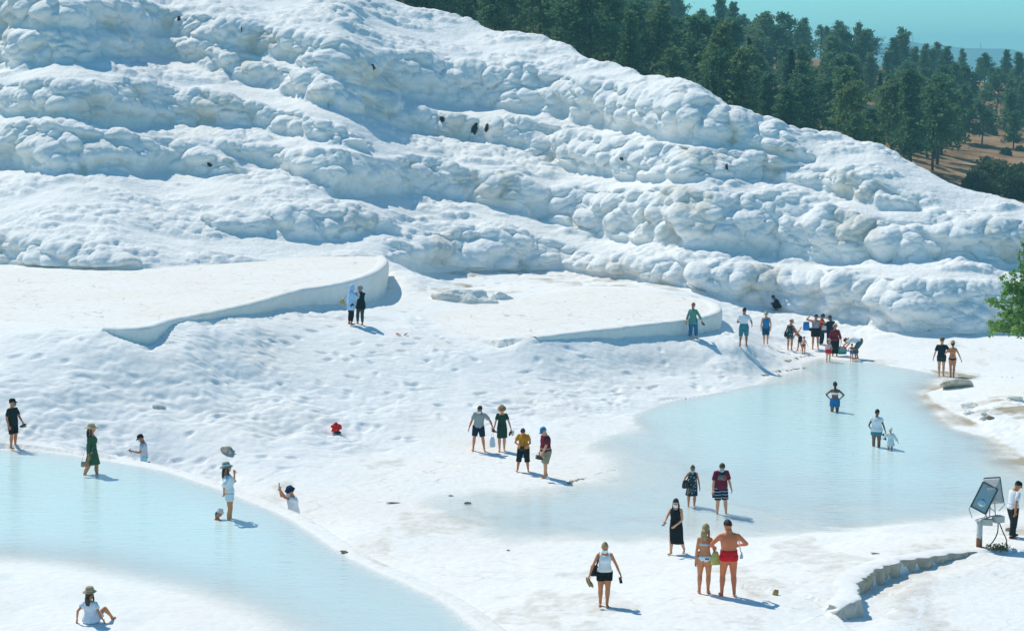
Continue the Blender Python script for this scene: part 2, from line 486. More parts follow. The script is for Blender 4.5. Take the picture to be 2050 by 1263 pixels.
ledge_c = smooth_curve(np.array([[z, 0] for z in LEDGE_C]), 8)[:, 0]
low_poly = np.vstack([ledge_w, wpts([(1660, 1245), (1720, 1300), (1760, 1450), (2500, 1450), (2500, 1130), (2100, 1108)], 0.15)])

def along(curve, val, X, Y):
    """value of a curve's scalar at its nearest sample"""
    d = np.full(X.shape, 1e9); o = np.zeros(X.shape)
    for p, v in zip(curve, val):
        q = (X - p[0]) ** 2 + (Y - p[1]) ** 2
        m = q < d
        d = np.where(m, q, d); o = np.where(m, v, o)
    return o, np.sqrt(d)

def ground_height(X, Y):
    Z = base_f(X, Y)
    # ---- terraces: flat inside, a wall along the rim (the wall itself is its own mesh)
    s1 = sd_poly(X, Y, t1_poly); s2 = sd_poly(X, Y, t2_poly)
    rough = np.ones_like(Z)
    for s, poly, lev, cut, rim in ((s1, t1_poly, TER1, t1_c, t1_w), (s2, t2_poly, TER2, t2_c, t2_w)):
        near = s < 4.0
        c, dr = along(rim, cut, X, Y)
        ins = sstep(-0.05, -0.14, s)
        lip = 0.05 * np.exp(-((s + 0.22) / 0.16) ** 2) * (dr < 1.5)
        Zin = lev + lip
        foot = lev - c
        w = np.exp(-np.maximum(s, 0) / 1.3) * sstep(2.2, 0.3, dr - np.maximum(s, 0))
        Zo = Z * (1 - w) + foot * w
        Zo = np.where((s > 0), Zo, foot)
        # away from the rim the terrace floor runs smoothly into the slope
        wr = sstep(3.0, 1.0, dr)
        soft_in = sstep(1.5, -1.0, s)
        Zs = Z * (1 - soft_in) + lev * soft_in
        Zr = Zo * (1 - ins) + Zin * ins
        Z = Zs * (1 - wr) + Zr * wr
        rough = rough * (1 - 0.85 * sstep(0.6, -0.4, s))
    # ---- foreground ledge
    sl = sd_poly(X, Y, low_poly)
    c, dl = along(ledge_w, ledge_c, X, Y)
    zt, _ = along(ledge_w, ledge_z, X, Y)
    top = Z * (1 - np.exp(-dl / 1.2)) + zt * np.exp(-dl / 1.2)
    low = 0.10 + 0.04 * (Y - 50)*0.0
    Zlow = np.minimum(top, low * (1 - np.exp(-dl / 1.5)) + (zt - c) * np.exp(-dl / 1.5))
    far = sstep(0, 2.5, dl)
    inl = sstep(0.06, -0.02, sl - 0.0)
    smooth_l = sstep(0.8, -2.0, sl)
    wl_ = sstep(1.6, 0.5, dl)
    Z = (top * (1 - smooth_l) + Zlow * smooth_l) * (1 - wl_) + (top * (1 - inl) + Zlow * inl) * wl_
    # ---- left pool: rim, bowl and shelf
    so = sd_poly(X, Y, LOUT); sb = sd_poly(X, Y, ldeep_w)
    rimw = sstep(0.75, 0.30, so)
    Z = np.where(so > 0, np.maximum(Z * (1 - rimw) + np.maximum(Z, WATER_L + 0.015) * rimw, Z), Z)
    shelf = WATER_L + 0.012 + 0.02 * fbm2(X * 0.7, Y * 0.5, 3, 5)
    rimd = np.maximum(-so, 0); lowc = smooth_curve(wpts(LLOW, WATER_L), 10); _, shd = along(lowc, np.zeros(len(lowc)), X, Y); shd = np.where(sb < 0, shd, 0)
    depth = (0.30 * sstep(0.0, 4.0, rimd) + 0.10 * sstep(0.0, 0.7, rimd)) * sstep(-0.2, 8.0, shd)
    inside = np.where(sb < 0, WATER_L + 0.012 - depth, np.where(so < 0, np.maximum(shelf, Z * 0 + WATER_L - 0.02), 0))
    Z = np.where(so < 0, inside, Z)
    # ---- main pool bowl
    sm = sd_poly(X, Y, mdeep_w)
    depth = (0.15 * sstep(0.0, 7.0, -sm) + 0.05 * sstep(0.0, 0.6, -sm)) * sstep(53.0, 84.0, Y + 0.10 * X) + 0.028 * fbm2(X * 0.22, Y * 0.30, 3, 77) * sstep(82, 66, Y)
    rs = sstep(13.0, 16.0, X) * (Y < 88)
    depth = depth * (1 - rs * (1 - sstep(0.3, 3.2, -sm)))
    flat = sstep(2.0, 0.0, sm)
    Zm = np.minimum(Z, 0.02) - depth
    Z = np.where(sm < 0, Zm, Z * (1 - flat) + np.minimum(Z, 0.02 + 0.22 * np.maximum(sm, 0)) * flat)
    wet = np.maximum(sstep(0.25, -0.02, np.abs(Z) - 0.06) * (Y < 74) * (so > 0.4), sstep(0.5, 0, sm))
    rough = rough * np.where(so < 0.5, 0.10, 1.0)
    rough = rough * np.where(sm < 0.3, 0.25, 1.0) * np.where(sl < 0, 0.25, 1.0)
    return Z, rough, wet, (s1, s2, so, sm, sl)

def blur_(a, n=6):
    for _ in range(n):
        a = (np.roll(a, 1, 0) + np.roll(a, -1, 0) + 2 * a) / 4; a = (np.roll(a, 1, 1) + np.roll(a, -1, 1) + 2 * a) / 4
    return a
nC = 660
acol = np.linspace(float(px_ae(-330, 900)[0]), float(px_ae(2380, 900)[0]), nC)
drow = np.concatenate([np.linspace(38, 62, 300, endpoint=False), np.linspace(62, 88, 420, endpoint=False), np.linspace(88, 117, 190)])
A_, D_ = np.meshgrid(acol, drow)
X_, Y_ = A_ * D_, D_
# compute the smooth part on a coarser grid, then interpolate
def coarse_eval(X_, Y_, sr=2, sc=2):
    ri = np.unique(np.r_[np.arange(0, X_.shape[0], sr), X_.shape[0]-1]); ci = np.unique(np.r_[np.arange(0, X_.shape[1], sc), X_.shape[1]-1])
    return ri, ci
Zg, rough_, wet_, sds = ground_height(X_, Y_)
s1_, s2_, so_, sm_, sl_ = sds
gy, gx = np.gradient(Zg)
slope = np.hypot(np.gradient(Zg, axis=0) / np.gradient(Y_, axis=0), np.gradient(Zg, axis=1) / np.maximum(np.gradient(X_, axis=1), 1e-3))
slope = np.clip(slope, 0, 0.5)
# relief: scaly, stretched down the slope, with pits; gentler on the flats
ang = 0.55
U = X_ * math.cos(ang) - Y_ * math.sin(ang)
Vv = X_ * math.sin(ang) + Y_ * math.cos(ang)
wx = 0.35 * fbm2(X_ * 0.8, Y_ * 0.8, 3, 11); wy = 0.35 * fbm2(X_ * 0.8 + 40, Y_ * 0.8, 3, 12)
w1, id1 = worley2((U + wx) / 0.62, (Vv + wy) / 1.1, 21)
w2, id2 = worley2((U + wx * .5) / 0.26, (Vv + wy * .5) / 0.42, 31)
scal = 0.5 * (1 - w1 ** 2 * 1.6) * 0.14 + (1 - w2 ** 2 * 1.7) * 0.05 + 0.16 * fbm2(X_ * 0.5, Y_ * 0.5, 3, 41)
patch = sstep(-0.35, 0.55, fbm2(X_ * 0.28 + 5, Y_ * 0.28, 3, 51))
pits = -0.10 * sstep(0.34, 0.10, w1) * (id1 > 0.72) * 1.0
slopef = sstep(0.06, 0.20, slope)
rel_slope = 0.90 * (scal - 0.10) * (0.30 + 0.70 * patch) + 0.9 * pits
rel_flat = 0.012 * fbm2(X_ * 1.2, Y_ * 0.9, 4, 61) + 0.006 * (1 - w2 ** 2) * patch
rocky = sstep(96, 100, Y_) * sstep(-7.5, -4.0, X_) * sstep(12.0, 8.0, X_) * sstep(0.4, 1.6, s2_) * 0.9
rocky = np.maximum(rocky, sstep(1.4, 0.2, np.hypot((X_ - 19.5) / 3.2, (Y_ - 78.5) / 4.0)) * (sm_ > 0.4) * 0.8)
relief = rough_ * (rel_slope * np.maximum(slopef, rocky) + rel_flat) * sstep(0.0, 0.5, np.where(so_ > 0, so_, 9))
relief = relief * (0.25 + 0.75 * sstep(0.1, 1.2, np.maximum(sm_, 0)))
# ragged crust at the water's edge
relief += np.where((sm_ > -0.3) & (sm_ < 0.8), 0.03 * np.exp(-((sm_ - 0.2) / 0.22) ** 2) * (0.4 + vnoise2(X_ * 3, Y_ * 3, 71)), 0)
Zr_ = Zg + relief
V = np.stack([X_, Y_, Zr_], -1).reshape(-1, 3)
gme = mesh_np('travertine_ground', V, grid_faces(*X_.shape))
# dirt: beige crust along the pool shore and in the hollows
dirt = 0.42 * np.exp(-((sm_ - 0.12) / 0.16) ** 2) * (0.4 + 0.9 * vnoise2(X_ * 0.5, Y_ * 0.5, 81)) * (D_ > 76)
dirt += 0.5 * sstep(0.3, 0.9, rocky) * sstep(0.1, 0.5, fbm2(X_ * 0.6, Y_ * 0.9, 3, 83))
dirt += 0.37 * (s1_ > 0.5) * (s2_ > 0.5) * (slopef < 0.4) * sstep(0.25, 0.8, fbm2(X_ * 0.5, Y_ * 0.25, 4, 85)) * (so_ > 0.2)
dirt += 0.40 * np.exp(-((so_ - 0.2) / 0.15) ** 2) * (Y_ < 54) * (0.3 + vnoise2(X_ * 2, Y_ * 2, 86))
dirt += 0.42 * np.exp(-np.hypot((X_ - 21.5) / 3.0, (Y_ - 71.0) / 4.5) ** 2) * (sm_ > -1.6) * (sm_ < 0.3)
dirt += 0.72 * sstep(13.0, 16.0, X_) * sstep(-2.4, -0.8, sm_) * sstep(0.35, 0.0, sm_) * (0.55 + 0.6 * vnoise2(X_ * 0.9 + Y_ * 0.35, Y_ * 0.8, 89)) * (Y_ < 90)
vattr(gme, 'dirt', dirt)
warm = np.maximum(sstep(0.5, -0.5, s1_), sstep(0.5, -0.5, s2_)) * 0.9
warm = np.maximum(warm, (Y_ < 74) * sstep(0.12, 0.03, slope) * (so_ > 0) * 0.85 * (0.6 + 0.4 * vnoise2(X_ * 0.4, Y_ * 0.3, 88)))
vattr(gme, 'warm', blur_(warm))
M_ground = travertine('travertine_ground', white=(0.89, 0.89, 0.87), cream=(0.86, 0.80, 0.73), cream_amt=0.55, bump=0.45, fine=14.0, dirt=(0.42, 0.36, 0.27), warm=(0.99, 0.965, 0.93), crack=True, knob=0.13)
ground = link('travertine_ground', gme, M_ground)
tag(ground, kind='structure')

def gz(X, Y):
    """height of the finished ground at a point of the plan"""
    a = X / Y
    j = np.clip(np.interp(a, acol, np.arange(nC)), 0, nC - 1.001); i = np.clip(np.interp(Y, drow, np.arange(len(drow))), 0, len(drow) - 1.001)
    i0, j0 = int(i), int(j); u, v = i - i0, j - j0
    return float(Zr_[i0, j0] * (1-u) * (1-v) + Zr_[i0+1, j0] * u * (1-v) + Zr_[i0, j0+1] * (1-u) * v + Zr_[i0+1, j0+1] * u * v)

def on_ground(px, py):
    """first ground point seen through a picture point"""
    a, e = px_ae(px, py); a, e = float(a), float(e)
    j = int(round(float(np.interp(a, acol, np.arange(nC)))))
    ee = (Zr_[:, j] - CAMZ) / drow
    k = np.argmax(ee >= e)
    if k == 0: k = 1
    t = (e - ee[k-1]) / (ee[k] - ee[k-1] + 1e-9)
    d = drow[k-1] + t * (drow[k] - drow[k-1])
    return Vector((a * d, d, gz(a * d, d)))

# ---- vertical walls of terraces and ledge: ribbons with a lip and fluted face
def wall_ribbon(name, curve, ztop, cut, mat, flute=0.03, fscale=14.0, lip=0.06, ragged=0.0, outset=0.0, seed=1, rows=14, step=0.05, bulge=0.05, top_mat=None):
    c = np.asarray(curve); seg = np.r_[0, np.cumsum(np.hypot(*np.diff(c, axis=0).T))]
    n = max(8, int(seg[-1] / step)); s = np.linspace(0, seg[-1], n)
    x = np.interp(s, seg, c[:, 0]); y = np.interp(s, seg, c[:, 1])
    zt = np.interp(s, seg, np.broadcast_to(ztop, len(c))); ct = np.interp(s, seg, cut)
    tx, ty = np.gradient(x), np.gradient(y); L = np.hypot(tx, ty); tx, ty = tx / L, ty / L
    ox, oy = ty, -tx                        # outward (to the right of the run)
    prof = [(-0.55, 0.004, 0), (-0.35, 0.03 + lip * 0.5, 0), (-0.16, 0.03 + lip, 0), (-0.05, 0.02 + lip * 0.9, 0), (0.02, lip * 0.4, 0)]
    prof += [(0.035, 0, t) for t in np.linspace(0.02, 1.0, rows)] + [(0.05, -0.12, 1.0)]
    rw = []
    for k, (off, dz, t) in enumerate(prof):
        rag = ragged * (vnoise2(s * 2.2, np.zeros_like(s), seed) + 0.6 * vnoise2(s * 6.5, np.zeros_like(s), seed + 1))
        fl = flute * vnoise2(s * fscale, np.full_like(s, t * 0.8), seed + 2) + 0.5 * flute * vnoise2(s * fscale * 2.3, np.full_like(s, t * 1.5), seed + 3)
        o = off + (rag + fl * min(1, t * 5) + bulge * math.sin(math.pi * t) * np.minimum(ct, 1) - 0.10 * t * ct if off > 0 else rag * (1 if off > -0.2 else 0)) + (outset if off > 0 else 0)
        rw.append(np.stack([x + ox * o, y + oy * o, zt + dz - t * (ct + 0.05) + (0.012 * vnoise2(s * 3, np.full_like(s, k * .3), seed + 5) if t == 0 else 0)], -1))
    V = np.stack(rw, 0)
    me = mesh_np(name, V.reshape(-1, 3), grid_faces(V.shape[0], V.shape[1], flip=True))
    vattr(me, 'dirt', np.zeros(len(me.vertices)))
    if top_mat is not None:
        me.materials.append(mat); me.materials.append(top_mat)
        nq = V.shape[1] - 1; mi = np.zeros(len(me.polygons), np.int32); mi[:4 * nq] = 1; me.polygons.foreach_set('material_index', mi)
    return link(name, me, mat)

M_wall = travertine('travertine_wall', white=(0.86, 0.85, 0.81), cream=(0.78, 0.75, 0.66), cream_amt=0.6, bump=0.5, fine=9.0, streak=True)
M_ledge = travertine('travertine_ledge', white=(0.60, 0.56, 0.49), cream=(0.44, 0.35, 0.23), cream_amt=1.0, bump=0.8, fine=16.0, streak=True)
tag(wall_ribbon('terrace_rim_wall', t1_w, TER1, t1_c, M_wall, seed=3), kind='structure')
tag(wall_ribbon('terrace_rim_wall', t2_w, TER2, t2_c, M_wall, seed=7), kind='structure')
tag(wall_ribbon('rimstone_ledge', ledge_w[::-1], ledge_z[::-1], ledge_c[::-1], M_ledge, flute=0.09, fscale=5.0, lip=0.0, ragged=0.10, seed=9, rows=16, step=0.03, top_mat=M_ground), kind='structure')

# ================================================================== the white hill
SKYLINE = [(-420, -210), (0, -150), (300, -110), (600, -55), (700, -25), (800, 2), (830, 10), (900, 30), (1000, 63), (1060, 70), (1140, 97), (1200, 120), (1300, 150), (1390, 168),
           (1430, 193), (1500, 225), (1600, 258), (1700, 278), (1760, 293), (1850, 338), (1900, 363), (1950, 381), (2050, 405), (2200, 440), (2470, 480)]
CLIFFS = [  # (foot line, crest line), from the base upwards
    ([(-420, 515), (0, 526), (120, 537), (260, 541), (330, 533), (400, 528)], [(-420, 478), (0, 482), (120, 490), (200, 505), (260, 518), (330, 531), (400, 528)]),
    ([(780, 515), (820, 528), (850, 533), (930, 541), (1000, 542), (1140, 538), (1200, 548), (1300, 566), (1400, 588), (1480, 604), (1560, 618), (1700, 645), (1780, 667), (1900, 671), (1990, 668), (2200, 668), (2470, 675)],
     [(780, 513), (820, 492), (880, 472), (950, 462), (1050, 474), (1140, 496), (1200, 515), (1300, 522), (1400, 520), (1500, 528), (1600, 540), (1700, 545), (1800, 560), (1900, 560), (2000, 560), (2200, 570), (2470, 580)]),
    ([(370, 425), (430, 462), (520, 462), (600, 472), (650, 476), (710, 464), (800, 448), (900, 440)], [(370, 425), (430, 440), (520, 432), (600, 428), (650, 432), (710, 436), (800, 438), (900, 440)]),
    ([(-420, 322), (0, 326), (70, 338), (120, 345), (250, 336), (350, 336), (450, 347), (510, 350)], [(-420, 245), (0, 247), (100, 255), (200, 266), (300, 275), (400, 294), (450, 316), (510, 350)]),
    ([(430, 285), (455, 302), (505, 316), (560, 337), (615, 359), (666, 384), (700, 385), (775, 379), (885, 393), (936, 400), (987, 403), (1055, 421), (1090, 438), (1158, 462), (1209, 469), (1328, 486), (1452, 494), (1555, 506), (1623, 510), (1725, 516), (1862, 512), (1950, 518), (2050, 520), (2470, 540)],
     [(430, 285), (455, 285), (505, 290), (560, 296), (615, 306), (700, 312), (800, 320), (900, 332), (1000, 350), (1100, 372), (1200, 380), (1300, 378), (1400, 382), (1500, 392), (1600, 404), (1700, 418), (1800, 436), (1900, 440), (2050, 440), (2470, 470)]),
    ([(-420, 215), (0, 222), (164, 236), (290, 240), (389, 250), (461, 244), (529, 255), (614, 272), (683, 286), (740, 300), (800, 314)], [(-420, 165), (0, 172), (100, 164), (200, 164), (300, 168), (400, 182), (500, 206), (600, 228), (683, 255), (740, 284), (800, 314)]),
    ([(-420, 130), (0, 127), (150, 126), (210, 111), (310, 103), (400, 130), (520, 168), (640, 208), (765, 235), (823, 251), (926, 276), (1021, 287), (1107, 327), (1175, 344), (1260, 355), (1380, 357), (1520, 357), (1640, 378), (1708, 395), (1760, 408), (1845, 414), (1890, 400), (1950, 400)],
     [(-420, 70), (0, 62), (150, 60), (210, 55), (310, 62), (400, 85), (520, 122), (640, 166), (765, 196), (823, 212), (926, 232), (1021, 242), (1107, 256), (1175, 270), (1260, 284), (1380, 294), (1520, 312), (1640, 330), (1708, 346), (1800, 378), (1890, 398), (1950, 400)]),
    ([(-420, 55), (0, 50), (310, 58), (450, 88), (560, 117), (680, 161), (816, 191), (950, 206), (1049, 218), (1124, 237), (1192, 248), (1277, 261), (1350, 268), (1450, 285), (1550, 308), (1660, 322)],
     [(-420, -30), (0, -10), (300, 12), (450, 42), (560, 62), (680, 92), (816, 110), (950, 130), (1049, 140), (1124, 155), (1192, 165), (1277, 180), (1350, 186), (1420, 196), (1480, 222), (1550, 256), (1660, 322)]),
]
nHC, nHR = 1130, 400
hcol = np.linspace(float(px_ae(-330, 400)[0]), float(px_ae(2380, 400)[0]), nHC)
def line_e(pts):
    a, e = px_ae([p[0] for p in pts], [p[1] for p in pts])
    return a, e
def smooth1(v, s):
    k = np.exp(-0.5 * (np.arange(-3*s, 3*s+1) / s) ** 2); k /= k.sum()
    return np.convolve(np.pad(v, 3*s, mode='edge'), k, mode='valid')
ab, eb = line_e(HILL_BASE); zb = np.array([p[2] for p in HILL_BASE])
e_base = smooth1(np.interp(hcol, ab, eb), 5); z_base = smooth1(np.interp(hcol, ab, zb), 8)
as_, es_ = line_e(SKYLINE)
e_sky = smooth1(np.interp(hcol, as_, es_), 4)
e_base = np.minimum(e_base, e_sky - 0.002)
wob = 0.0012 * vnoise2(hcol * 60, hcol * 0, 5) + 0.0007 * vnoise2(hcol * 170, hcol * 0, 6)
feet, crests = [], []
for ft, cr in CLIFFS:
    a, e = line_e(ft); f = smooth1(np.interp(hcol, a, e), 4)
    a2, e2 = line_e(cr); c = smooth1(np.interp(hcol, a2, e2), 8)
    lo, hi = max(a[0], a2[0]), min(a[-1], a2[-1])
    c = np.maximum(c + wob, f)
    on = ((hcol >= lo) & (hcol <= hi)) | False
    c = np.where(on, c, f)
    feet.append(f); crests.append(c)
tt = np.linspace(0, 1, nHR)
E = e_base[None] + tt[:, None] * (e_sky - e_base)[None]
mask = np.zeros_like(E)
so1 = 5 / FPX
for f, c in zip(feet, crests):
    h = c - f
    act = sstep(4 / FPX, 16 / FPX, h)
    m = sstep(f[None] - 0.3 * so1, f[None] + 0.8 * so1, E) * sstep(c[None] + 2.2 * so1, c[None] - 1.2 * so1, E)
    mask = np.maximum(mask, m * act[None])
und = np.zeros_like(E)
for f, c in zip(feet, crests):
    h = np.maximum(c - f, 1e-6); u = (E - f[None]) / h[None]
    act = sstep(6 / FPX, 30 / FPX, h)[None] * ((u > -0.3) & (u < 1.3))
    und += act * (0.38 * np.exp(-((u - 0.62) / 0.28) ** 2) - (0.36 + 0.30 * vnoise2(hcol * 28 + f * 90, hcol * 0, 17))[None] * np.exp(-((u - 0.05) / 0.17) ** 2)) * np.clip(h * 2200, 25, 90)[None] / 60.0
d = (z_base - CAMZ) / e_base
zz = z_base.copy()
Dh = np.zeros_like(E); Zh = np.zeros_like(E)
nzb = fbm2(np.broadcast_to(hcol[None] * 70, E.shape), E * 200, 3, 91)
for k in range(nHR):
    if k:
        mb = 0.24 + 0.10 * sstep(0.75, 1.0, tt[k])
        mb = np.maximum(mb, np.maximum(E[k], 0) + 0.10)
        m = mb * (1 - mask[k]) + 1.7 * mask[k]
        dn = (zz - m * d - CAMZ) / (E[k] - m)
        dn = np.clip(dn, d + 0.002, d + 1.2)
        d = dn
        zz = CAMZ + E[k] * d
    Dh[k] = d; Zh[k] = zz
# keep neighbouring columns together
for k in range(nHR):
    Dh[k] = smooth1(Dh[k], 18)
Zh = CAMZ + E * Dh
# back of the hill
back = 26
db = np.cumsum(np.linspace(0.15, 2.0, back))[:, None]
Dh = np.vstack([Dh[:1] - 0.5, Dh, Dh[-1:] + db]); Zh = np.vstack([Zh[:1] - 0.5, Zh, Zh[-1:] + 0.25 * db * np.exp(-db / 1.2) - 0.018 * db ** 2 * 0.9 - 0.10 * db])
mask = np.vstack([mask[:1], mask, np.zeros((back, nHC))])
Xh = hcol[None] * Dh
Yh = Dh
P = np.stack([Xh, Yh, Zh], -1)
def grid_normals(P):
    du = np.gradient(P, axis=1); dv = np.gradient(P, axis=0)
    n = np.cross(du, dv); return n / (np.linalg.norm(n, axis=-1, keepdims=True) + 1e-9)
def blur(a, n):
    for _ in range(n):
        a = (np.roll(a, 1, 0) + np.roll(a, -1, 0) + 2 * a) / 4
        a = (np.roll(a, 1, 1) + np.roll(a, -1, 1) + 2 * a) / 4
    return a
N = grid_normals(P)
N = blur(N, 10); N /= np.linalg.norm(N, axis=-1, keepdims=True) + 1e-9
cm = np.clip(blur(mask, 6), 0, 1)
wz = 0.5
def wrp(s, f, sd): return s * vnoise(Xh * f, Yh * f, Zh * f, sd)
px3 = Xh + wrp(0.35, 0.6, 101); py3 = Yh + wrp(0.35, 0.6, 102); pz3 = Zh + wrp(0.25, 0.6, 103)
d1 = domes3(px3 / 2.2, py3 / 2.2, pz3 / 1.7, 111, 0.40, 1.0)
d2 = domes3(px3 / 0.95, py3 / 0.95, pz3 / 0.80, 121, 0.35, 1.0)
d3 = domes3(Xh / 0.42, Yh / 0.42, Zh / 0.38, 131, 0.35, 1.0)
vary = vnoise(Xh * 0.3, Yh * 0.3, Zh * 0.4, 108) * 0.5 + 0.5
pt = sstep(-0.3, 0.5, fbm2(Xh * 0.25, Dh * 0.4 + Zh * 0.3, 3, 141))
und = np.vstack([und[:1], und, np.zeros((back, nHC))])
disp = blur(und, 3) + cm * (0.82 * d1 + (0.48 + 0.28 * vary) * d2 + (0.09 + 0.09 * (1 - vary)) * d3 - 0.68)
disp += (1 - cm) * (0.16 * d1 * pt + (0.20 * d2 + 0.13 * d3) * (0.2 + 0.8 * pt) - 0.16)
edge = np.ones(nHR + 1 + back); edge[:6] = np.linspace(0.0, 1, 6)
disp = disp * edge[:, None]
Nd = N + np.array([0, -0.12, -0.45]) * cm[..., None]
Nd /= np.linalg.norm(Nd, axis=-1, keepdims=True)
Q = P + Nd * disp[..., None]
Q[..., 2] += 0.12 * fbm2(Xh * 0.35, Yh * 0.35, 3, 151) * edge[:, None]
hme = mesh_np('travertine_hill', Q.reshape(-1, 3), grid_faces(*Xh.shape))
vattr(hme, 'dirt', (0.26 + 0.22 * cm) * sstep(0.1, 0.8, fbm2(Xh * 0.5, Zh * 0.35 + Yh * 0.15, 4, 161)) + 0.10 * cm)
M_hill = travertine('travertine_hill', white=(0.89, 0.885, 0.865), cream=(0.82, 0.81, 0.76), cream_amt=0.45, bump=0.7, fine=9.0, dirt=(0.68, 0.64, 0.55), knob=0.24)
hill = link('travertine_hill', hme, M_hill)
tag(hill, kind='structure')

def on_hill(px, py):
    a, e = px_ae(px, py)
    j = int(round(float(np.interp(float(a), hcol, np.arange(nHC)))))
    ee = (Q[:, j, 2] - CAMZ) / Q[:, j, 1]
    k = int(np.argmax(ee >= float(e)))
    return Vector(Q[k, j]), Vector(N[k, j])

# ================================================================== water
def water_sheet(name, poly, level, nr, nc, d0, d1, mat):
    a = np.linspace(acol[0], acol[-1], nc); dd = 1 / np.linspace(1 / d0, 1 / d1, nr)
    A, D = np.meshgrid(a, dd); X, Y = A * D, D
    Zs = Zr_ ; i = np.interp(Y[:, 0], drow, np.arange(len(drow))).round().astype(int); j = np.interp(a, acol, np.arange(nC)).round().astype(int)
    gzv = Zs[np.ix_(i, j)]
    dep = level - gzv
    ok = (sd_poly(X, Y, poly) < 0.02) & (dep > -0.12)
    F = grid_faces(nr, nc)
    keep = ok.ravel()[F].all(1)
    F = F[keep]
    used, inv = np.unique(F, return_inverse=True)
    V = np.stack([X, Y, np.full_like(X, level)], -1).reshape(-1, 3)[used]
    me = mesh_np(name, V, inv.reshape(F.shape))
    vattr(me, 'depth', blur(np.clip(dep, 0, 1), 2).ravel()[used])
    return tag(link(name, me, mat), kind='structure')

def water_mat(name, colour, k):
    m, nt, bs, out = new_mat(name)
    geo = nd(nt, 'ShaderNodeNewGeometry')
    at = nd(nt, 'ShaderNodeAttribute'); at.attribute_name = 'depth'
    mul = nd(nt, 'ShaderNodeMath', operation='MULTIPLY'); mul.inputs[1].default_value = -k
    nt.links.new(at.outputs['Fac'], mul.inputs[0])
    ex = nd(nt, 'ShaderNodeMath', operation='EXPONENT'); nt.links.new(mul.outputs[0], ex.inputs[0])
    cr = ramp(nt, [(0.0, (0.80, 0.90, 0.92)), (0.08, tuple(0.5*c+0.5*w for c, w in zip(colour, (0.80, 0.90, 0.92)))), (0.26, colour)])
    nt.links.new(at.outputs['Fac'], cr.inputs[0]); nt.links.new(cr.outputs[0], bs.inputs['Base Color'])
    bs.inputs['Roughness'].default_value = 0.9
    bs.inputs['Specular IOR Level'].default_value = 0.0
    tr = nd(nt, 'ShaderNodeBsdfTransparent')
    m1 = nd(nt, 'ShaderNodeMixShader')
    nt.links.new(ex.outputs[0], m1.inputs[0]); nt.links.new(bs.outputs[0], m1.inputs[1]); nt.links.new(tr.outputs[0], m1.inputs[2])
    gl = nd(nt, 'ShaderNodeBsdfGlossy'); gl.inputs['Roughness'].default_value = 0.06
    fr = nd(nt, 'ShaderNodeFresnel'); fr.inputs['IOR'].default_value = 1.33
    mp = nd(nt, 'ShaderNodeMapping'); mp.inputs['Scale'].default_value = (0.8, 2.8, 1)
    nt.links.new(geo.outputs['Position'], mp.inputs['Vector'])
    nz = nd(nt, 'ShaderNodeTexNoise'); nz.inputs['Scale'].default_value = 2.0; nz.inputs['Detail'].default_value = 6; nz.inputs['Distortion'].default_value = 0.6
    nt.links.new(mp.outputs[0], nz.inputs['Vector'])
    b = nd(nt, 'ShaderNodeBump'); b.inputs['Strength'].default_value = 0.5; b.inputs['Distance'].default_value = 0.06
    nt.links.new(nz.outputs[0], b.inputs['Height'])
    for t in (gl, fr, bs): nt.links.new(b.outputs[0], t.inputs['Normal'])
    mf = nd(nt, 'ShaderNodeMath', operation='MULTIPLY'); mf.inputs[1].default_value = -45.0; nt.links.new(at.outputs['Fac'], mf.inputs[0])
    ef = nd(nt, 'ShaderNodeMath', operation='EXPONENT'); nt.links.new(mf.outputs[0], ef.inputs[0])
    of = nd(nt, 'ShaderNodeMath', operation='SUBTRACT'); of.inputs[0].default_value = 1.0; nt.links.new(ef.outputs[0], of.inputs[1])
    ff = nd(nt, 'ShaderNodeMath', operation='MULTIPLY'); nt.links.new(of.outputs[0], ff.inputs[0]); nt.links.new(fr.outputs[0], ff.inputs[1])
    m2 = nd(nt, 'ShaderNodeMixShader')
    nt.links.new(ff.outputs[0], m2.inputs[0]); nt.links.new(m1.outputs[0], m2.inputs[1]); nt.links.new(gl.outputs[0], m2.inputs[2])
    nt.links.new(m2.outputs[0], out.inputs['Surface'])
    return m
M_water = water_mat('milky_water', (0.67, 0.89, 0.87), 16.0)
water_sheet('pool_water', lrim_w if False else LOUT, WATER_L, 330, 420, 38, 66.5, M_water)
MWATER = wpts([(640, 960), (900, 935), (1100, 930), (1250, 850), (1300, 780), (1540, 700), (1720, 690), (1950, 740), (2000, 800), (2500, 1000), (2500, 1120), (1900, 1100), (1700, 1100), (1400, 1130), (1000, 1150), (800, 1125)], 0.0)
water_sheet('pool_water', MWATER, WATER_M, 380, 460, 48, 99, M_water)
# ================================================================== land behind the white hill
FCTRL = [  # picture x, y, distance
    (1990, 300, 300), (2050, 345, 262), (1900, 320, 270), (1930, 240, 345), (2050, 230, 380), (2050, 172, 520), (1900, 165, 500), (1750, 135, 450), (1600, 120, 420),
    (1400, 95, 390), (1200, 62, 370), (1000, 30, 350), (800, -10, 340), (600, -60, 340), (1400, 190, 250), (1600, 275, 230), (1750, 320, 222), (1850, 352, 215), (1200, 140, 240), (1000, 70, 235),
    (800, 10, 230), (600, -60, 230), (2050, 430, 185), (1900, 420, 180), (1700, 370, 175), (1400, 250, 175), (1100, 130, 175), (800, 30, 175), (2400, 480, 180), (2400, 370, 260), (2400, 240, 380), (2400, 190, 540),
    (1750, 150, 620), (1400, 125, 600), (2100, 160, 650), (1000, 100, 620), (2400, 180, 700), (600, 60, 620)]
fp = np.array([tuple(at_d(x, y, dd)) for x, y, dd in FCTRL])
_S = 120.0
forest_f = make_tps(fp, 0.05)
fa = np.linspace(float(px_ae(500, 200)[0]), float(px_ae(2450, 200)[0]), 150)
fd = np.concatenate([np.linspace(150, 420, 150), np.linspace(426, 760, 60)])
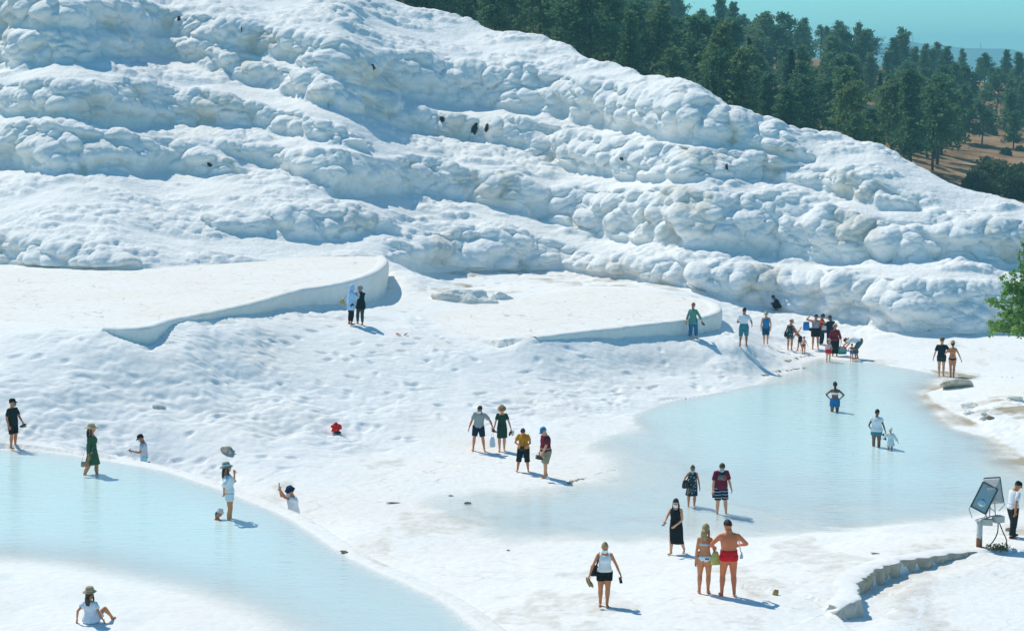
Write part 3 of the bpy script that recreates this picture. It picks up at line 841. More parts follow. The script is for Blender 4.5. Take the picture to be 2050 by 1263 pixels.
FA, FD = np.meshgrid(fa, fd); FX, FY = FA * FD, FD
def forest_z(X, Y):
    X = np.atleast_1d(np.asarray(X, float)); Y = np.atleast_1d(np.asarray(Y, float))
    z = forest_f(X, Y)
    return z - 0.0018 * np.maximum(0, Y - 560) ** 2 * 0.4 + 0.5 * fbm2(X * 0.05, Y * 0.05, 3, 201)
FZ = forest_z(FX.ravel(), FY.ravel()).reshape(FX.shape) + 0.10 * fbm2(FX * 0.6, FY * 0.6, 3, 203)
fme = mesh_np('dry_hillside', np.stack([FX, FY, FZ], -1).reshape(-1, 3), grid_faces(*FX.shape))
m, nt, bs, out = new_mat('dry_grass_earth')
geo = nd(nt, 'ShaderNodeNewGeometry')
n1 = nd(nt, 'ShaderNodeTexNoise'); n1.inputs['Scale'].default_value = 0.12; n1.inputs['Detail'].default_value = 9; n1.inputs['Roughness'].default_value = 0.68
nt.links.new(geo.outputs['Position'], n1.inputs['Vector'])
rp = ramp(nt, [(0.28, (0.10, 0.085, 0.05)), (0.42, (0.24, 0.15, 0.085)), (0.58, (0.38, 0.25, 0.145)), (0.75, (0.46, 0.35, 0.22))])
nt.links.new(n1.outputs[0], rp.inputs[0]); nt.links.new(rp.outputs[0], bs.inputs['Base Color'])
bs.inputs['Roughness'].default_value = 1.0; bs.inputs['Specular IOR Level'].default_value = 0.0
nb = nd(nt, 'ShaderNodeTexNoise'); nb.inputs['Scale'].default_value = 1.5; nb.inputs['Detail'].default_value = 6
nt.links.new(geo.outputs['Position'], nb.inputs['Vector'])
bb = nd(nt, 'ShaderNodeBump'); bb.inputs['Strength'].default_value = 0.8; bb.inputs['Distance'].default_value = 0.4
nt.links.new(nb.outputs[0], bb.inputs['Height']); nt.links.new(bb.outputs[0], bs.inputs['Normal'])
tag(link('dry_hillside', fme, m), kind='structure')

# dirt track crossing the bare slope
def ribbon_on(name, pts, width, zf, mat, lift=0.15):
    c = smooth_curve(np.array(pts), 10); t = np.gradient(c, axis=0); t /= np.linalg.norm(t, axis=1, keepdims=True)
    n = np.stack([-t[:, 1], t[:, 0]], -1)
    rows = [c + n * w for w in np.linspace(-width / 2, width / 2, 5)]
    V = np.stack(rows, 0); z = zf(V[..., 0].ravel(), V[..., 1].ravel()).reshape(V.shape[:2]) + lift
    me = mesh_np(name, np.concatenate([V, z[..., None]], -1).reshape(-1, 3), grid_faces(*V.shape[:2], flip=True))
    return link(name, me, mat)
trk = [tuple(at_d(x, y, dd))[:2] for x, y, dd in ((1900, 325, 262), (1960, 338, 262), (2010, 344, 262), (2060, 350, 258), (2200, 365, 255))]
tag(ribbon_on('dirt_track', trk, 3.0, forest_z, plain('pale_dirt', (0.50, 0.40, 0.28), vary=0.15, scale=0.5), 0.2), kind='structure')

# plain out to the horizon and the far ridge
def big_sheet(name, x0, x1, y0, y1, n, zf, mat):
    X, Y = np.meshgrid(np.linspace(x0, x1, n), np.linspace(y0, y1, n))
    me = mesh_np(name, np.stack([X, Y, zf(X, Y)], -1).reshape(-1, 3), grid_faces(n, n))
    return tag(link(name, me, mat), kind='structure')
M_plain = plain('valley_fields', (0.16, 0.15, 0.09), vary=0.4, scale=0.004)
big_sheet('valley_ground', -4000, 4000, -300, 7000, 60, lambda X, Y: -46 - 0.0 * X, M_plain)
M_mount = plain('far_ridge_scrub', (0.10, 0.12, 0.07), vary=0.35, scale=0.01)
MT_Y = 3600.0
ridge = [(900, 122), (1200, 118), (1500, 112), (1640, 104), (1740, 92), (1800, 81), (1830, 84), (1880, 93), (1940, 100), (2000, 105), (2050, 109), (2200, 116), (2500, 124)]
ra, re_ = line_e(ridge)
def mt(X, Y):
    e = np.interp(X / MT_Y, ra, re_)
    crest = CAMZ + e * MT_Y
    t = np.abs(Y - MT_Y) / 420.0
    rug = 1 + 0.10 * fbm2(X * 0.006, Y * 0.006, 4, 211)
    return -50 + (crest + 50) * np.maximum(0, 1 - t) ** 0.9 * np.where(t < 0.02, 1, rug)
big_sheet('far_mountain', -700, 1600, MT_Y - 440, MT_Y + 440, 140, mt, M_mount)

# ---- trees ---------------------------------------------------------------
def foliage_mat(name, c0, c1, c2):
    m, nt, bs, out = new_mat(name)
    oi = nd(nt, 'ShaderNodeObjectInfo'); geo = nd(nt, 'ShaderNodeNewGeometry')
    nz = nd(nt, 'ShaderNodeTexNoise'); nz.inputs['Scale'].default_value = 0.7; nz.inputs['Detail'].default_value = 3
    nt.links.new(geo.outputs['Position'], nz.inputs['Vector'])
    ad = nd(nt, 'ShaderNodeMath', operation='ADD'); nt.links.new(oi.outputs['Random'], ad.inputs[0]); nt.links.new(nz.outputs[0], ad.inputs[1])
    hf = nd(nt, 'ShaderNodeMath', operation='MULTIPLY'); hf.inputs[1].default_value = 0.5; nt.links.new(ad.outputs[0], hf.inputs[0])
    rp = ramp(nt, [(0.2, c0), (0.5, c1), (0.8, c2)]); nt.links.new(hf.outputs[0], rp.inputs[0])
    nt.links.new(rp.outputs[0], bs.inputs['Base Color'])
    bs.inputs['Roughness'].default_value = 0.7; bs.inputs['Specular IOR Level'].default_value = 0.2
    tl = nd(nt, 'ShaderNodeBsdfTranslucent'); nt.links.new(rp.outputs[0], tl.inputs['Color'])
    mx = nd(nt, 'ShaderNodeMixShader'); mx.inputs[0].default_value = 0.42
    nt.links.new(bs.outputs[0], mx.inputs[1]); nt.links.new(tl.outputs[0], mx.inputs[2]); nt.links.new(mx.outputs[0], out.inputs['Surface'])
    return m
M_pine = foliage_mat('pine_needles', (0.07, 0.17, 0.085), (0.125, 0.245, 0.105), (0.20, 0.285, 0.11))
M_cyp = foliage_mat('cypress_needles', (0.015, 0.040, 0.028), (0.020, 0.050, 0.032), (0.03, 0.06, 0.035))
M_bush = foliage_mat('shrub_leaves', (0.05, 0.09, 0.04), (0.07, 0.12, 0.05), (0.11, 0.14, 0.06))
M_bark = plain('pine_bark', (0.10, 0.07, 0.05), vary=0.3, scale=3.0)

def leaf_cloud(pts, size, rng, tri=3, flat=0.5):
    """small needle-clump triangles round the given points"""
    n = len(pts)
    c = np.repeat(pts, tri, 0); sz = np.repeat(size, tri)[:, None]
    a = rng.normal(size=(n * tri, 3)); a[:, 2] *= flat; a /= np.linalg.norm(a, axis=1, keepdims=True)
    b = rng.normal(size=(n * tri, 3)); b -= a * (a * b).sum(1, keepdims=True); b /= np.linalg.norm(b, axis=1, keepdims=True)
    c = c + rng.normal(size=c.shape) * sz * 0.35
    V = np.stack([c - a * sz * .6 - b * sz * .35, c + a * sz * .7, c - a * sz * .2 + b * sz * .75], 1).reshape(-1, 3)
    return V, np.arange(len(V)).reshape(-1, 3)

def taper_tube(pts, radii, seg=6):
    pts = np.asarray(pts, float); rings = []
    for i, p in enumerate(pts):
        t = pts[min(i + 1, len(pts) - 1)] - pts[max(i - 1, 0)]; t /= np.linalg.norm(t)
        u = np.cross(t, [0.31, 0.9, 0.1]); u /= np.linalg.norm(u); w = np.cross(t, u)
        an = np.linspace(0, 2 * np.pi, seg, endpoint=False)
        rings.append(p + radii[i] * (np.cos(an)[:, None] * u + np.sin(an)[:, None] * w))
    V = np.concatenate(rings); F = []
    for i in range(len(pts) - 1):
        for k in range(seg):
            F.append((i * seg + k, i * seg + (k + 1) % seg, (i + 1) * seg + (k + 1) % seg, (i + 1) * seg + k))
    return V, np.array(F)

def make_pine(seed, kind):
    rng = np.random.default_rng(seed); H = 1.0
    lean = rng.normal(size=2) * 0.02
    zs = np.linspace(0, 0.97, 9)
    tr = np.stack([lean[0] * np.sin(zs * 3), lean[1] * np.sin(zs * 2.3), zs], -1)
    tv, tf = taper_tube(tr, 0.017 * (1 - 0.85 * zs), 7)
    tvs, tfs = [tv], [tf]; off = len(tv)
    pts, siz = [], []
    z0 = {0: 0.16, 1: 0.26, 2: 0.08}[kind]; n = {0: 62, 1: 46, 2: 66}[kind]; wmax = {0: 0.23, 1: 0.25, 2: 0.20}[kind]
    for i in range(n):
        t = (i + rng.random()) / n; z = z0 + (0.97 - z0) * t ** 0.9
        prof = {0: (1 - t) ** 0.62 * (0.75 + 0.25 * math.sin(t * 9)), 1: max(0.25, math.sin(min(1, 0.30 + t * 0.74) * math.pi) ** 0.7), 2: (1 - t) ** 0.8}[kind]
        L = wmax * prof * rng.uniform(0.55, 1.12) + 0.025
        an = rng.random() * 2 * math.pi; up = rng.uniform(0.05, 0.55) + 0.35 * t
        b0 = np.array([np.interp(z, zs, tr[:, 0]), np.interp(z, zs, tr[:, 1]), z])
        dr = np.array([math.cos(an), math.sin(an), up * 0.6])
        b1 = b0 + dr * L
        if i % 2 == 0:
            v, f = taper_tube([b0, (b0 + b1) / 2 + [0, 0, 0.01], b1], [0.006, 0.004, 0.002], 4); tvs.append(v); tfs.append(f + off); off += len(v)
        k = int(7 + 26 * L / wmax)
        s = rng.uniform(0.30, 1.05, k)[:, None]
        p = b0 + dr * L * s + rng.normal(size=(k, 3)) * np.array([.026, .026, .018]) * (0.6 + L / wmax)
        pts.append(p); siz.append(rng.uniform(0.018, 0.036, k))
    V, F = leaf_cloud(np.concatenate(pts), np.concatenate(siz), rng)
    cr = mesh_np('pine_crown', V, F); cr.materials.append(M_pine)
    tk = mesh_np('pine_trunk', np.concatenate(tvs), np.concatenate(tfs)); tk.materials.append(M_bark)
    return cr, tk

def make_cypress(seed):
    rng = np.random.default_rng(seed)
    n = 1500; t = rng.random(n); z = 0.03 + 0.96 * t
    r = 0.062 * np.sin(np.clip(0.12 + t * 0.9, 0, 1) * math.pi) ** 0.6 * (0.8 + 0.3 * rng.random(n)) * (0.65 + 0.35 * rng.random(n))
    an = rng.random(n) * 2 * math.pi
    P = np.stack([r * np.cos(an), r * np.sin(an), z], -1)
    V, F = leaf_cloud(P, rng.uniform(0.014, 0.03, n), rng, 2, 1.6)
    cr = mesh_np('cypress_crown', V, F); cr.materials.append(M_cyp)
    tv, tf = taper_tube([(0, 0, 0), (0, 0, .5), (0, 0, .9)], [.014, .01, .003])
    tk = mesh_np('cypress_trunk', tv, tf); tk.materials.append(M_bark)
    return cr, tk

PINES = [make_pine(300 + k, k % 3) for k in range(9)]
CYPS = [make_cypress(330 + k) for k in range(2)]
def put_tree(name, protos, loc, h, wide, rz, label, group, cat='tree'):
    cr, tk = protos
    root = empty(name, loc, rz)
    root.scale = (h * wide, h * wide, h)
    o = bpy.data.objects.new('crown', cr); COL.objects.link(o); o.parent = root
    o = bpy.data.objects.new('trunk', tk); COL.objects.link(o); o.parent = root
    return tag(root, label, cat, group)

rng = np.random.default_rng(77)
hs_a, hs_e = hcol, np.max((Q[..., 2] - CAMZ) / Q[..., 1], axis=0)      # outline of the white hill against the forest
cand = []
dd = 178.0
while dd < 500:
    step = 5.6 + (dd - 178) * 0.008
    a0, a1 = float(px_ae(690, 200)[0]), float(px_ae(2120, 200)[0])
    n = int((a1 - a0) * dd / step)
    for k in range(n):
        a = a0 + (a1 - a0) * (k + rng.random()) / n
        y = dd + rng.uniform(-3.0, 3.0)
        cand.append((a, y))
    dd += 10.5 + (dd - 178) * 0.042
ntree = 0
fedge = lambda y: float(np.interp(y, [178, 215, 260, 300, 360, 420, 560], [float(px_ae(x, 200)[0]) for x in (1700, 1880, 1955, 1965, 1905, 1860, 1800)]))
for a, y in cand:
    x = a * y; z = float(forest_z(x, y)[0])
    e_top = (z + 8 - CAMZ) / y; he = float(np.interp(a, hs_a, hs_e))
    if e_top < he + 0.004: continue
    dense = a < fedge(y)
    h = rng.uniform(6.0, 11.0) if dense else rng.uniform(5.5, 9.0)
    if not dense:
        if y < 300 or a < float(px_ae(1900, 200)[0]) and y < 330: continue
    if (z + h - CAMZ) / y < he: continue
    wide = rng.uniform(0.9, 1.35)
    put_tree('pine_tree', PINES[rng.integers(0, 9)], (x, y, z - 0.1), h, wide, rng.random() * 6.28,
             'dark green pine packed into the dense forest above the white hill' if dense else 'pine standing spaced out on the dry brown slope at right',
             'forest pines behind the white hill' if dense else 'spaced pines on the brown slope')
    ntree += 1
print('trees', ntree)
for px_, py_, d_, h_ in ((1425, 190, 236, 10.0), (1583, 225, 226, 9.5), (1498, 200, 240, 9.0), (1760, 255, 300, 9)):
    a, e = px_ae(px_, py_); x = float(a) * d_
    lab = {1425: 'slim black-green cypress, leftmost of the cypresses in the forest', 1583: 'tall slim dark cypress rising in the middle of the forest', 1498: 'slim dark cypress between two others in the forest', 1760: 'slim dark cypress near the right edge of the dense forest'}[px_]
    put_tree('cypress_tree', CYPS[px_ % 2], (x, d_, float(forest_z(x, d_)[0]) - 0.1), h_, 1.0, px_, lab, 'cypresses in the forest')
# shrubs at the foot of the bare slope
def make_shrub(seed):
    rng = np.random.default_rng(seed); n = 620
    v = rng.normal(size=(n, 3)); v /= np.linalg.norm(v, axis=1, keepdims=True); v[:, 2] = np.abs(v[:, 2])
    lump = 1 + 0.25 * np.sin(v[:, 0] * 5 + seed) * np.cos(v[:, 1] * 4)
    P = v * np.array([0.55, 0.55, 0.75]) * (lump * rng.uniform(0.5, 1.0, n) ** 0.5)[:, None]
    V, F = leaf_cloud(P, rng.uniform(0.05, 0.11, n), rng, 3, 1)
    cr = mesh_np('shrub_crown', V, F); cr.materials.append(M_bush)
    vs, fs, off = [], [], 0
    for k in range(5):
        an = k * 1.3; tv, tf = taper_tube([(0, 0, -0.05), (0.1 * math.cos(an), 0.1 * math.sin(an), .25), (.3 * math.cos(an), .3 * math.sin(an), .55)], [.03, .02, .008], 5)
        vs.append(tv); fs.append(tf + off); off += len(tv)
    st = mesh_np('shrub_stems', np.concatenate(vs), np.concatenate(fs)); st.materials.append(M_bark)
    return cr, st
SHR = [make_shrub(400 + k) for k in range(3)]
for k, (px_, d_, h_, lab) in enumerate(((1985, 215, 4.2, 'large round green shrub at the foot of the brown slope'), (2025, 205, 3.8, 'green shrub at right edge below the dirt track'),
        (1955, 208, 2.8, 'low green shrub beside the end of the forest'), (2048, 232, 3.0, 'dark bush just under the dirt track at the right edge'), (2075, 212, 3.5, 'green bush at the far right edge beyond the white hill'),
        (2013, 288, 1.6, 'small lone bush in the middle of the bare brown slope'), (1998, 240, 2.6, 'grey-green shrub between forest end and dirt track'), (2040, 300, 1.3, 'tiny bush high on the bare slope near the right edge'), (1975, 275, 1.2, 'tiny bush on the bare slope beside the forest edge'), (2030, 265, 1.0, 'tiny dark bush just above the dirt track'), (1985, 320, 1.5, 'small bush under the spaced pines at the slope top'))):
    a, _ = px_ae(px_, 350); x = float(a) * d_; z = float(forest_z(x, d_)[0])
    cr, st = SHR[k % 3]
    root = empty('shrub', (x, d_, z - 0.1), k); root.scale = (h_, h_, h_)
    for nm, me in (('crown', cr), ('stem', st)):
        o = bpy.data.objects.new(nm, me); COL.objects.link(o); o.parent = root
    tag(root, lab, 'shrub', 'shrubs below the brown slope')

# radio masts on the far ridge
M_steel = plain('mast_steel', (0.35, 0.36, 0.38), vary=0.1)
for k, (px_, top) in enumerate(((1808, 68), (1815, 66), (1820, 66), (1827, 68), (1963, 84))):
    a, e = px_ae(px_, 90); X = float(a) * MT_Y; zb_ = float(mt(np.array([X]), np.array([MT_Y]))[0]) - 1
    zt_ = CAMZ + float(px_ae(px_, top)[1]) * MT_Y
    H_ = zt_ - zb_
    vs, fs, off = [], [], 0
    segs = [((sx, sy, 0), (sx * .25, sy * .25, H_)) for sx in (-.9, .9) for sy in (-.9, .9)]
    for z in np.linspace(0.05, 0.95, 9):
        w = .9 * (1 - .75 * z); segs += [((-w, -w, z * H_), (w, -w, z * H_ + .8)), ((w, w, z * H_), (-w, w, z * H_ + .8)), ((-w, w, z * H_), (-w, -w, z * H_ + .8)), ((w, -w, z * H_), (w, w, z * H_ + .8))]
    for p, q in segs:
        v, f = taper_tube([p, q], [.28, .22], 4); vs.append(v); fs.append(f + off); off += len(v)
    o = link('radio_mast', mesh_np('radio_mast', np.concatenate(vs), np.concatenate(fs)), M_steel)
    o.location = (X, MT_Y, zb_)
    tag(o, ['hazy radio mast, leftmost on the far ridge top', 'hazy radio mast second from left on far ridge', 'hazy radio mast third from left on far ridge', 'hazy radio mast fourth from left on far ridge', 'faint lone radio mast further right along the far ridge'][k], 'mast', 'radio masts on the far ridge')

# bird in flight
def make_bird():
    V = [(0, .5, 0), (-.06, .2, .05), (.06, .2, .05), (-.06, .2, -.05), (.06, .2, -.05), (-.05, -.25, .03), (.05, -.25, .03), (-.05, -.25, -.03), (.05, -.25, -.03), (-.12, -.55, 0), (.12, -.55, 0)]
    F = [(0, 2, 1), (0, 1, 3), (0, 3, 4), (0, 4, 2), (1, 2, 6, 5), (3, 7, 8, 4), (1, 5, 7, 3), (2, 4, 8, 6), (5, 6, 10, 9), (7, 9, 10, 8), (5, 9, 7), (6, 8, 10)]
    body = bpy.data.meshes.new('bird_body'); body.from_pydata(V, [], F)
    def wing(s):
        W = [(s * .05, .2, .03), (s * .45, .28, .25), (s * .95, .05, .30), (s * .45, -.02, .24), (s * .05, -.15, .02)]
        n = len(W); U = [(x, y, z - .02) for x, y, z in W]
        fs = [tuple(range(n)), tuple(range(2 * n - 1, n - 1, -1))] + [(i, (i + 1) % n, n + (i + 1) % n, n + i) for i in range(n)]
        me = bpy.data.meshes.new('bird_wing'); me.from_pydata(W + U, [], fs); return me
    return body, wing(-1), wing(1)
root = empty('bird', at_d(1800, 77, 210), R(-60))
mb_ = plain('bird_feathers', (0.12, 0.09, 0.07))
for nm, me in zip(('body', 'wing', 'wing'), make_bird()):
    link(nm, me, mb_, root, smooth=False)
tag(root, 'small dark bird flying in the sky beside the radio masts', 'bird')

# haze
hx, hy0, hy1, hz0, hz1 = 2600, -60, 4300, -52, 72
V = [(x, y, z) for x in (-hx, hx) for y in (hy0, hy1) for z in (hz0, hz1)]
F = [(0, 1, 3, 2), (4, 6, 7, 5), (0, 4, 5, 1), (2, 3, 7, 6), (0, 2, 6, 4), (1, 5, 7, 3)]
hz = bpy.data.meshes.new('haze'); hz.from_pydata(V, [], F)
mh = bpy.data.materials.new('haze_air'); mh.use_nodes = True; nt = mh.node_tree
for n in list(nt.nodes): nt.nodes.remove(n)
out = nt.nodes.new('ShaderNodeOutputMaterial'); pv = nt.nodes.new('ShaderNodeVolumePrincipled')
pv.inputs['Color'].default_value = (0.36, 0.84, 1.0, 1)
pv.inputs['Density'].default_value = 0.0004
pv.inputs['Anisotropy'].default_value = 0.0
nt.links.new(pv.outputs[0], out.inputs['Volume'])
ho = link('haze', hz, mh, smooth=False)
tag(ho, kind='stuff')
# ================================================================== people
class MB:
    def __init__(s): s.V = []; s.F = []
    def add(s, V, F):
        o = len(s.V); s.V += [tuple(map(float, v)) for v in V]; s.F += [tuple(int(i) + o for i in f) for f in F]; return s
    def rings(s, rings, cap=True):
        n = len(rings[0]); V = [p for r in rings for p in r]; F = []
        for i in range(len(rings) - 1):
            for k in range(n): F.append((i*n+k, i*n+(k+1) % n, (i+1)*n+(k+1) % n, (i+1)*n+k))
        if cap:
            F.append(tuple(range(n - 1, -1, -1))); F.append(tuple((len(rings)-1)*n + k for k in range(n)))
        return s.add(V, F)
    def tube(s, pts, rad, seg=10, cap=True, rnd=False, ref=None):
        pts = [Vector(p) for p in pts]; rad = list(rad)
        if rnd:
            d0 = (pts[0] - pts[1]).normalized(); d1 = (pts[-1] - pts[-2]).normalized()
            pts = [pts[0] + d0 * rad[0] * .9, pts[0] + d0 * rad[0] * .55] + pts + [pts[-1] + d1 * rad[-1] * .55, pts[-1] + d1 * rad[-1] * .9]
            rad = [rad[0] * .3, rad[0] * .8] + rad + [rad[-1] * .8, rad[-1] * .3]
        rg = []; u = None
        for i, p in enumerate(pts):
            t = (pts[min(i+1, len(pts)-1)] - pts[max(i-1, 0)]).normalized()
            if u is None:
                u = Vector(ref) if ref is not None else (Vector((0, 1, 0.02)) if abs(t.y) < .9 else Vector((1, 0, 0)))
            u = (u - t * u.dot(t)).normalized(); w = t.cross(u)
            r = rad[i]; ru, rw = r if isinstance(r, tuple) else (r, r)
            rg.append([p + u * ru * math.cos(a) + w * rw * math.sin(a) for a in np.linspace(0, 2*math.pi, seg, endpoint=False)])
        return s.rings(rg, cap)
    def ell(s, c, ax, seg=12, rows=8, zlo=-1.0, zhi=1.0):
        """ellipsoid with half-axis vectors ax, cut between zlo and zhi along the third axis"""
        c = Vector(c); rg = []
        for t in np.linspace(math.asin(max(-.995, zlo)), math.asin(min(.995, zhi)), rows):
            rg.append([c + ax[0] * math.cos(t) * math.cos(a) + ax[1] * math.cos(t) * math.sin(a) + ax[2] * math.sin(t) for a in np.linspace(0, 2*math.pi, seg, endpoint=False)])
        return s.rings(rg)
    def lathe(s, c, fr, prof, seg=16, sx=1.0, sy=1.0, cap=True):
        c = Vector(c); Rr, Fw, Up = fr
        return s.rings([[c + Rr * r * sx * math.cos(a) + Fw * r * sy * math.sin(a) + Up * z for a in np.linspace(0, 2*math.pi, seg, endpoint=False)] for r, z in prof], cap)
    def box(s, c, fr, sx, sy, sz, bev=0.0):
        c = Vector(c); a, b, d = fr
        V = [c + a * x * sx/2 + b * y * sy/2 + d * z * sz/2 for x in (-1, 1) for y in (-1, 1) for z in (-1, 1)]
        return s.add(V, [(0, 1, 3, 2), (4, 6, 7, 5), (0, 4, 5, 1), (2, 3, 7, 6), (0, 2, 6, 4), (1, 5, 7, 3)])
    def obj(s, name, mat, parent=None, smooth=True):
        me = bpy.data.meshes.new(name); me.from_pydata(s.V, [], s.F); me.update()
        bm = bmesh.new(); bm.from_mesh(me); bmesh.ops.recalc_face_normals(bm, faces=bm.faces); bm.to_mesh(me); bm.free()
        return link(name, me, mat, parent, smooth)

SKIN = {'light': (0.74, 0.36, 0.20), 'fair': (0.78, 0.42, 0.26), 'tan': (0.62, 0.235, 0.095), 'brown': (0.42, 0.16, 0.07), 'dark': (0.23, 0.09, 0.048), 'red': (0.68, 0.19, 0.075)}
HAIR = {'black': (0.012, 0.010, 0.010), 'brown': (0.045, 0.025, 0.015), 'lbrown': (0.14, 0.085, 0.04), 'blond': (0.40, 0.27, 0.11), 'grey': (0.35, 0.34, 0.33)}
def skin_m(k): return plain('skin_' + k, SKIN[k], rough=0.55, vary=0.10, scale=6, spec=0.35)
def hair_m(k): return plain('hair_' + k, HAIR[k], rough=0.55, vary=0.35, scale=25, bump=0.6, bscale=60, spec=0.4)
def cloth(nm, col): return plain('cloth_' + nm, col, rough=0.9, vary=0.10, scale=5, bump=0.7, bscale=9, spec=0.1)

def pattern_mat(name, base, spots, scale=14, thr=0.32, stripes=False):
    if name in _mats: return _mats[name]
    m, nt, bs, out = new_mat(name)
    tc = nd(nt, 'ShaderNodeTexCoord')
    if stripes:
        w = nd(nt, 'ShaderNodeTexWave'); w.bands_direction = 'Z'; w.inputs['Scale'].default_value = scale; w.inputs['Distortion'].default_value = 1.2
        nt.links.new(tc.outputs['Object'], w.inputs['Vector']); src = w.outputs['Fac']
    else:
        w = nd(nt, 'ShaderNodeTexVoronoi'); w.inputs['Scale'].default_value = scale
        nt.links.new(tc.outputs['Object'], w.inputs['Vector']); src = w.outputs['Distance']
    stops = [(thr - 0.04, spots[0]), (thr + 0.02, base)]
    rp = ramp(nt, stops); nt.links.new(src, rp.inputs[0]); nt.links.new(rp.outputs[0], bs.inputs['Base Color'])
    bs.inputs['Roughness'].default_value = 0.9; bs.inputs['Specular IOR Level'].default_value = 0.1
    _mats[name] = m
    return m

PROF = {'m': [(-.070, .045, .050), (-.035, .088, .068), (.0, .096, .072), (.05, .091, .066), (.10, .087, .062), (.16, .096, .067), (.21, .101, .069), (.245, .094, .060), (.268, .074, .050), (.285, .050, .042), (.305, .035, .037), (.335, .032, .035)],
        'f': [(-.070, .045, .050), (-.035, .098, .074), (.0, .101, .076), (.05, .086, .066), (.10, .075, .057), (.155, .082, .064), (.20, .087, .066), (.24, .080, .055), (.262, .062, .044), (.280, .042, .036), (.30, .029, .032), (.335, .026, .030)]}
REMESH = []

def ik(a, t, l1, l2, pole):
    a, t, pole = Vector(a), Vector(t), Vector(pole)
    d = t - a; L = max(1e-4, min(d.length, (l1 + l2) * 0.995)); dn = d.normalized(); t = a + dn * L
    x = (l1 * l1 - l2 * l2 + L * L) / (2 * L); hh = math.sqrt(max(0, l1 * l1 - x * x))
    p = pole - dn * pole.dot(dn); p = p.normalized() if p.length > 1e-5 else Vector((0, 0, 1))
    return a + dn * x + p * hh, t

class Person: pass

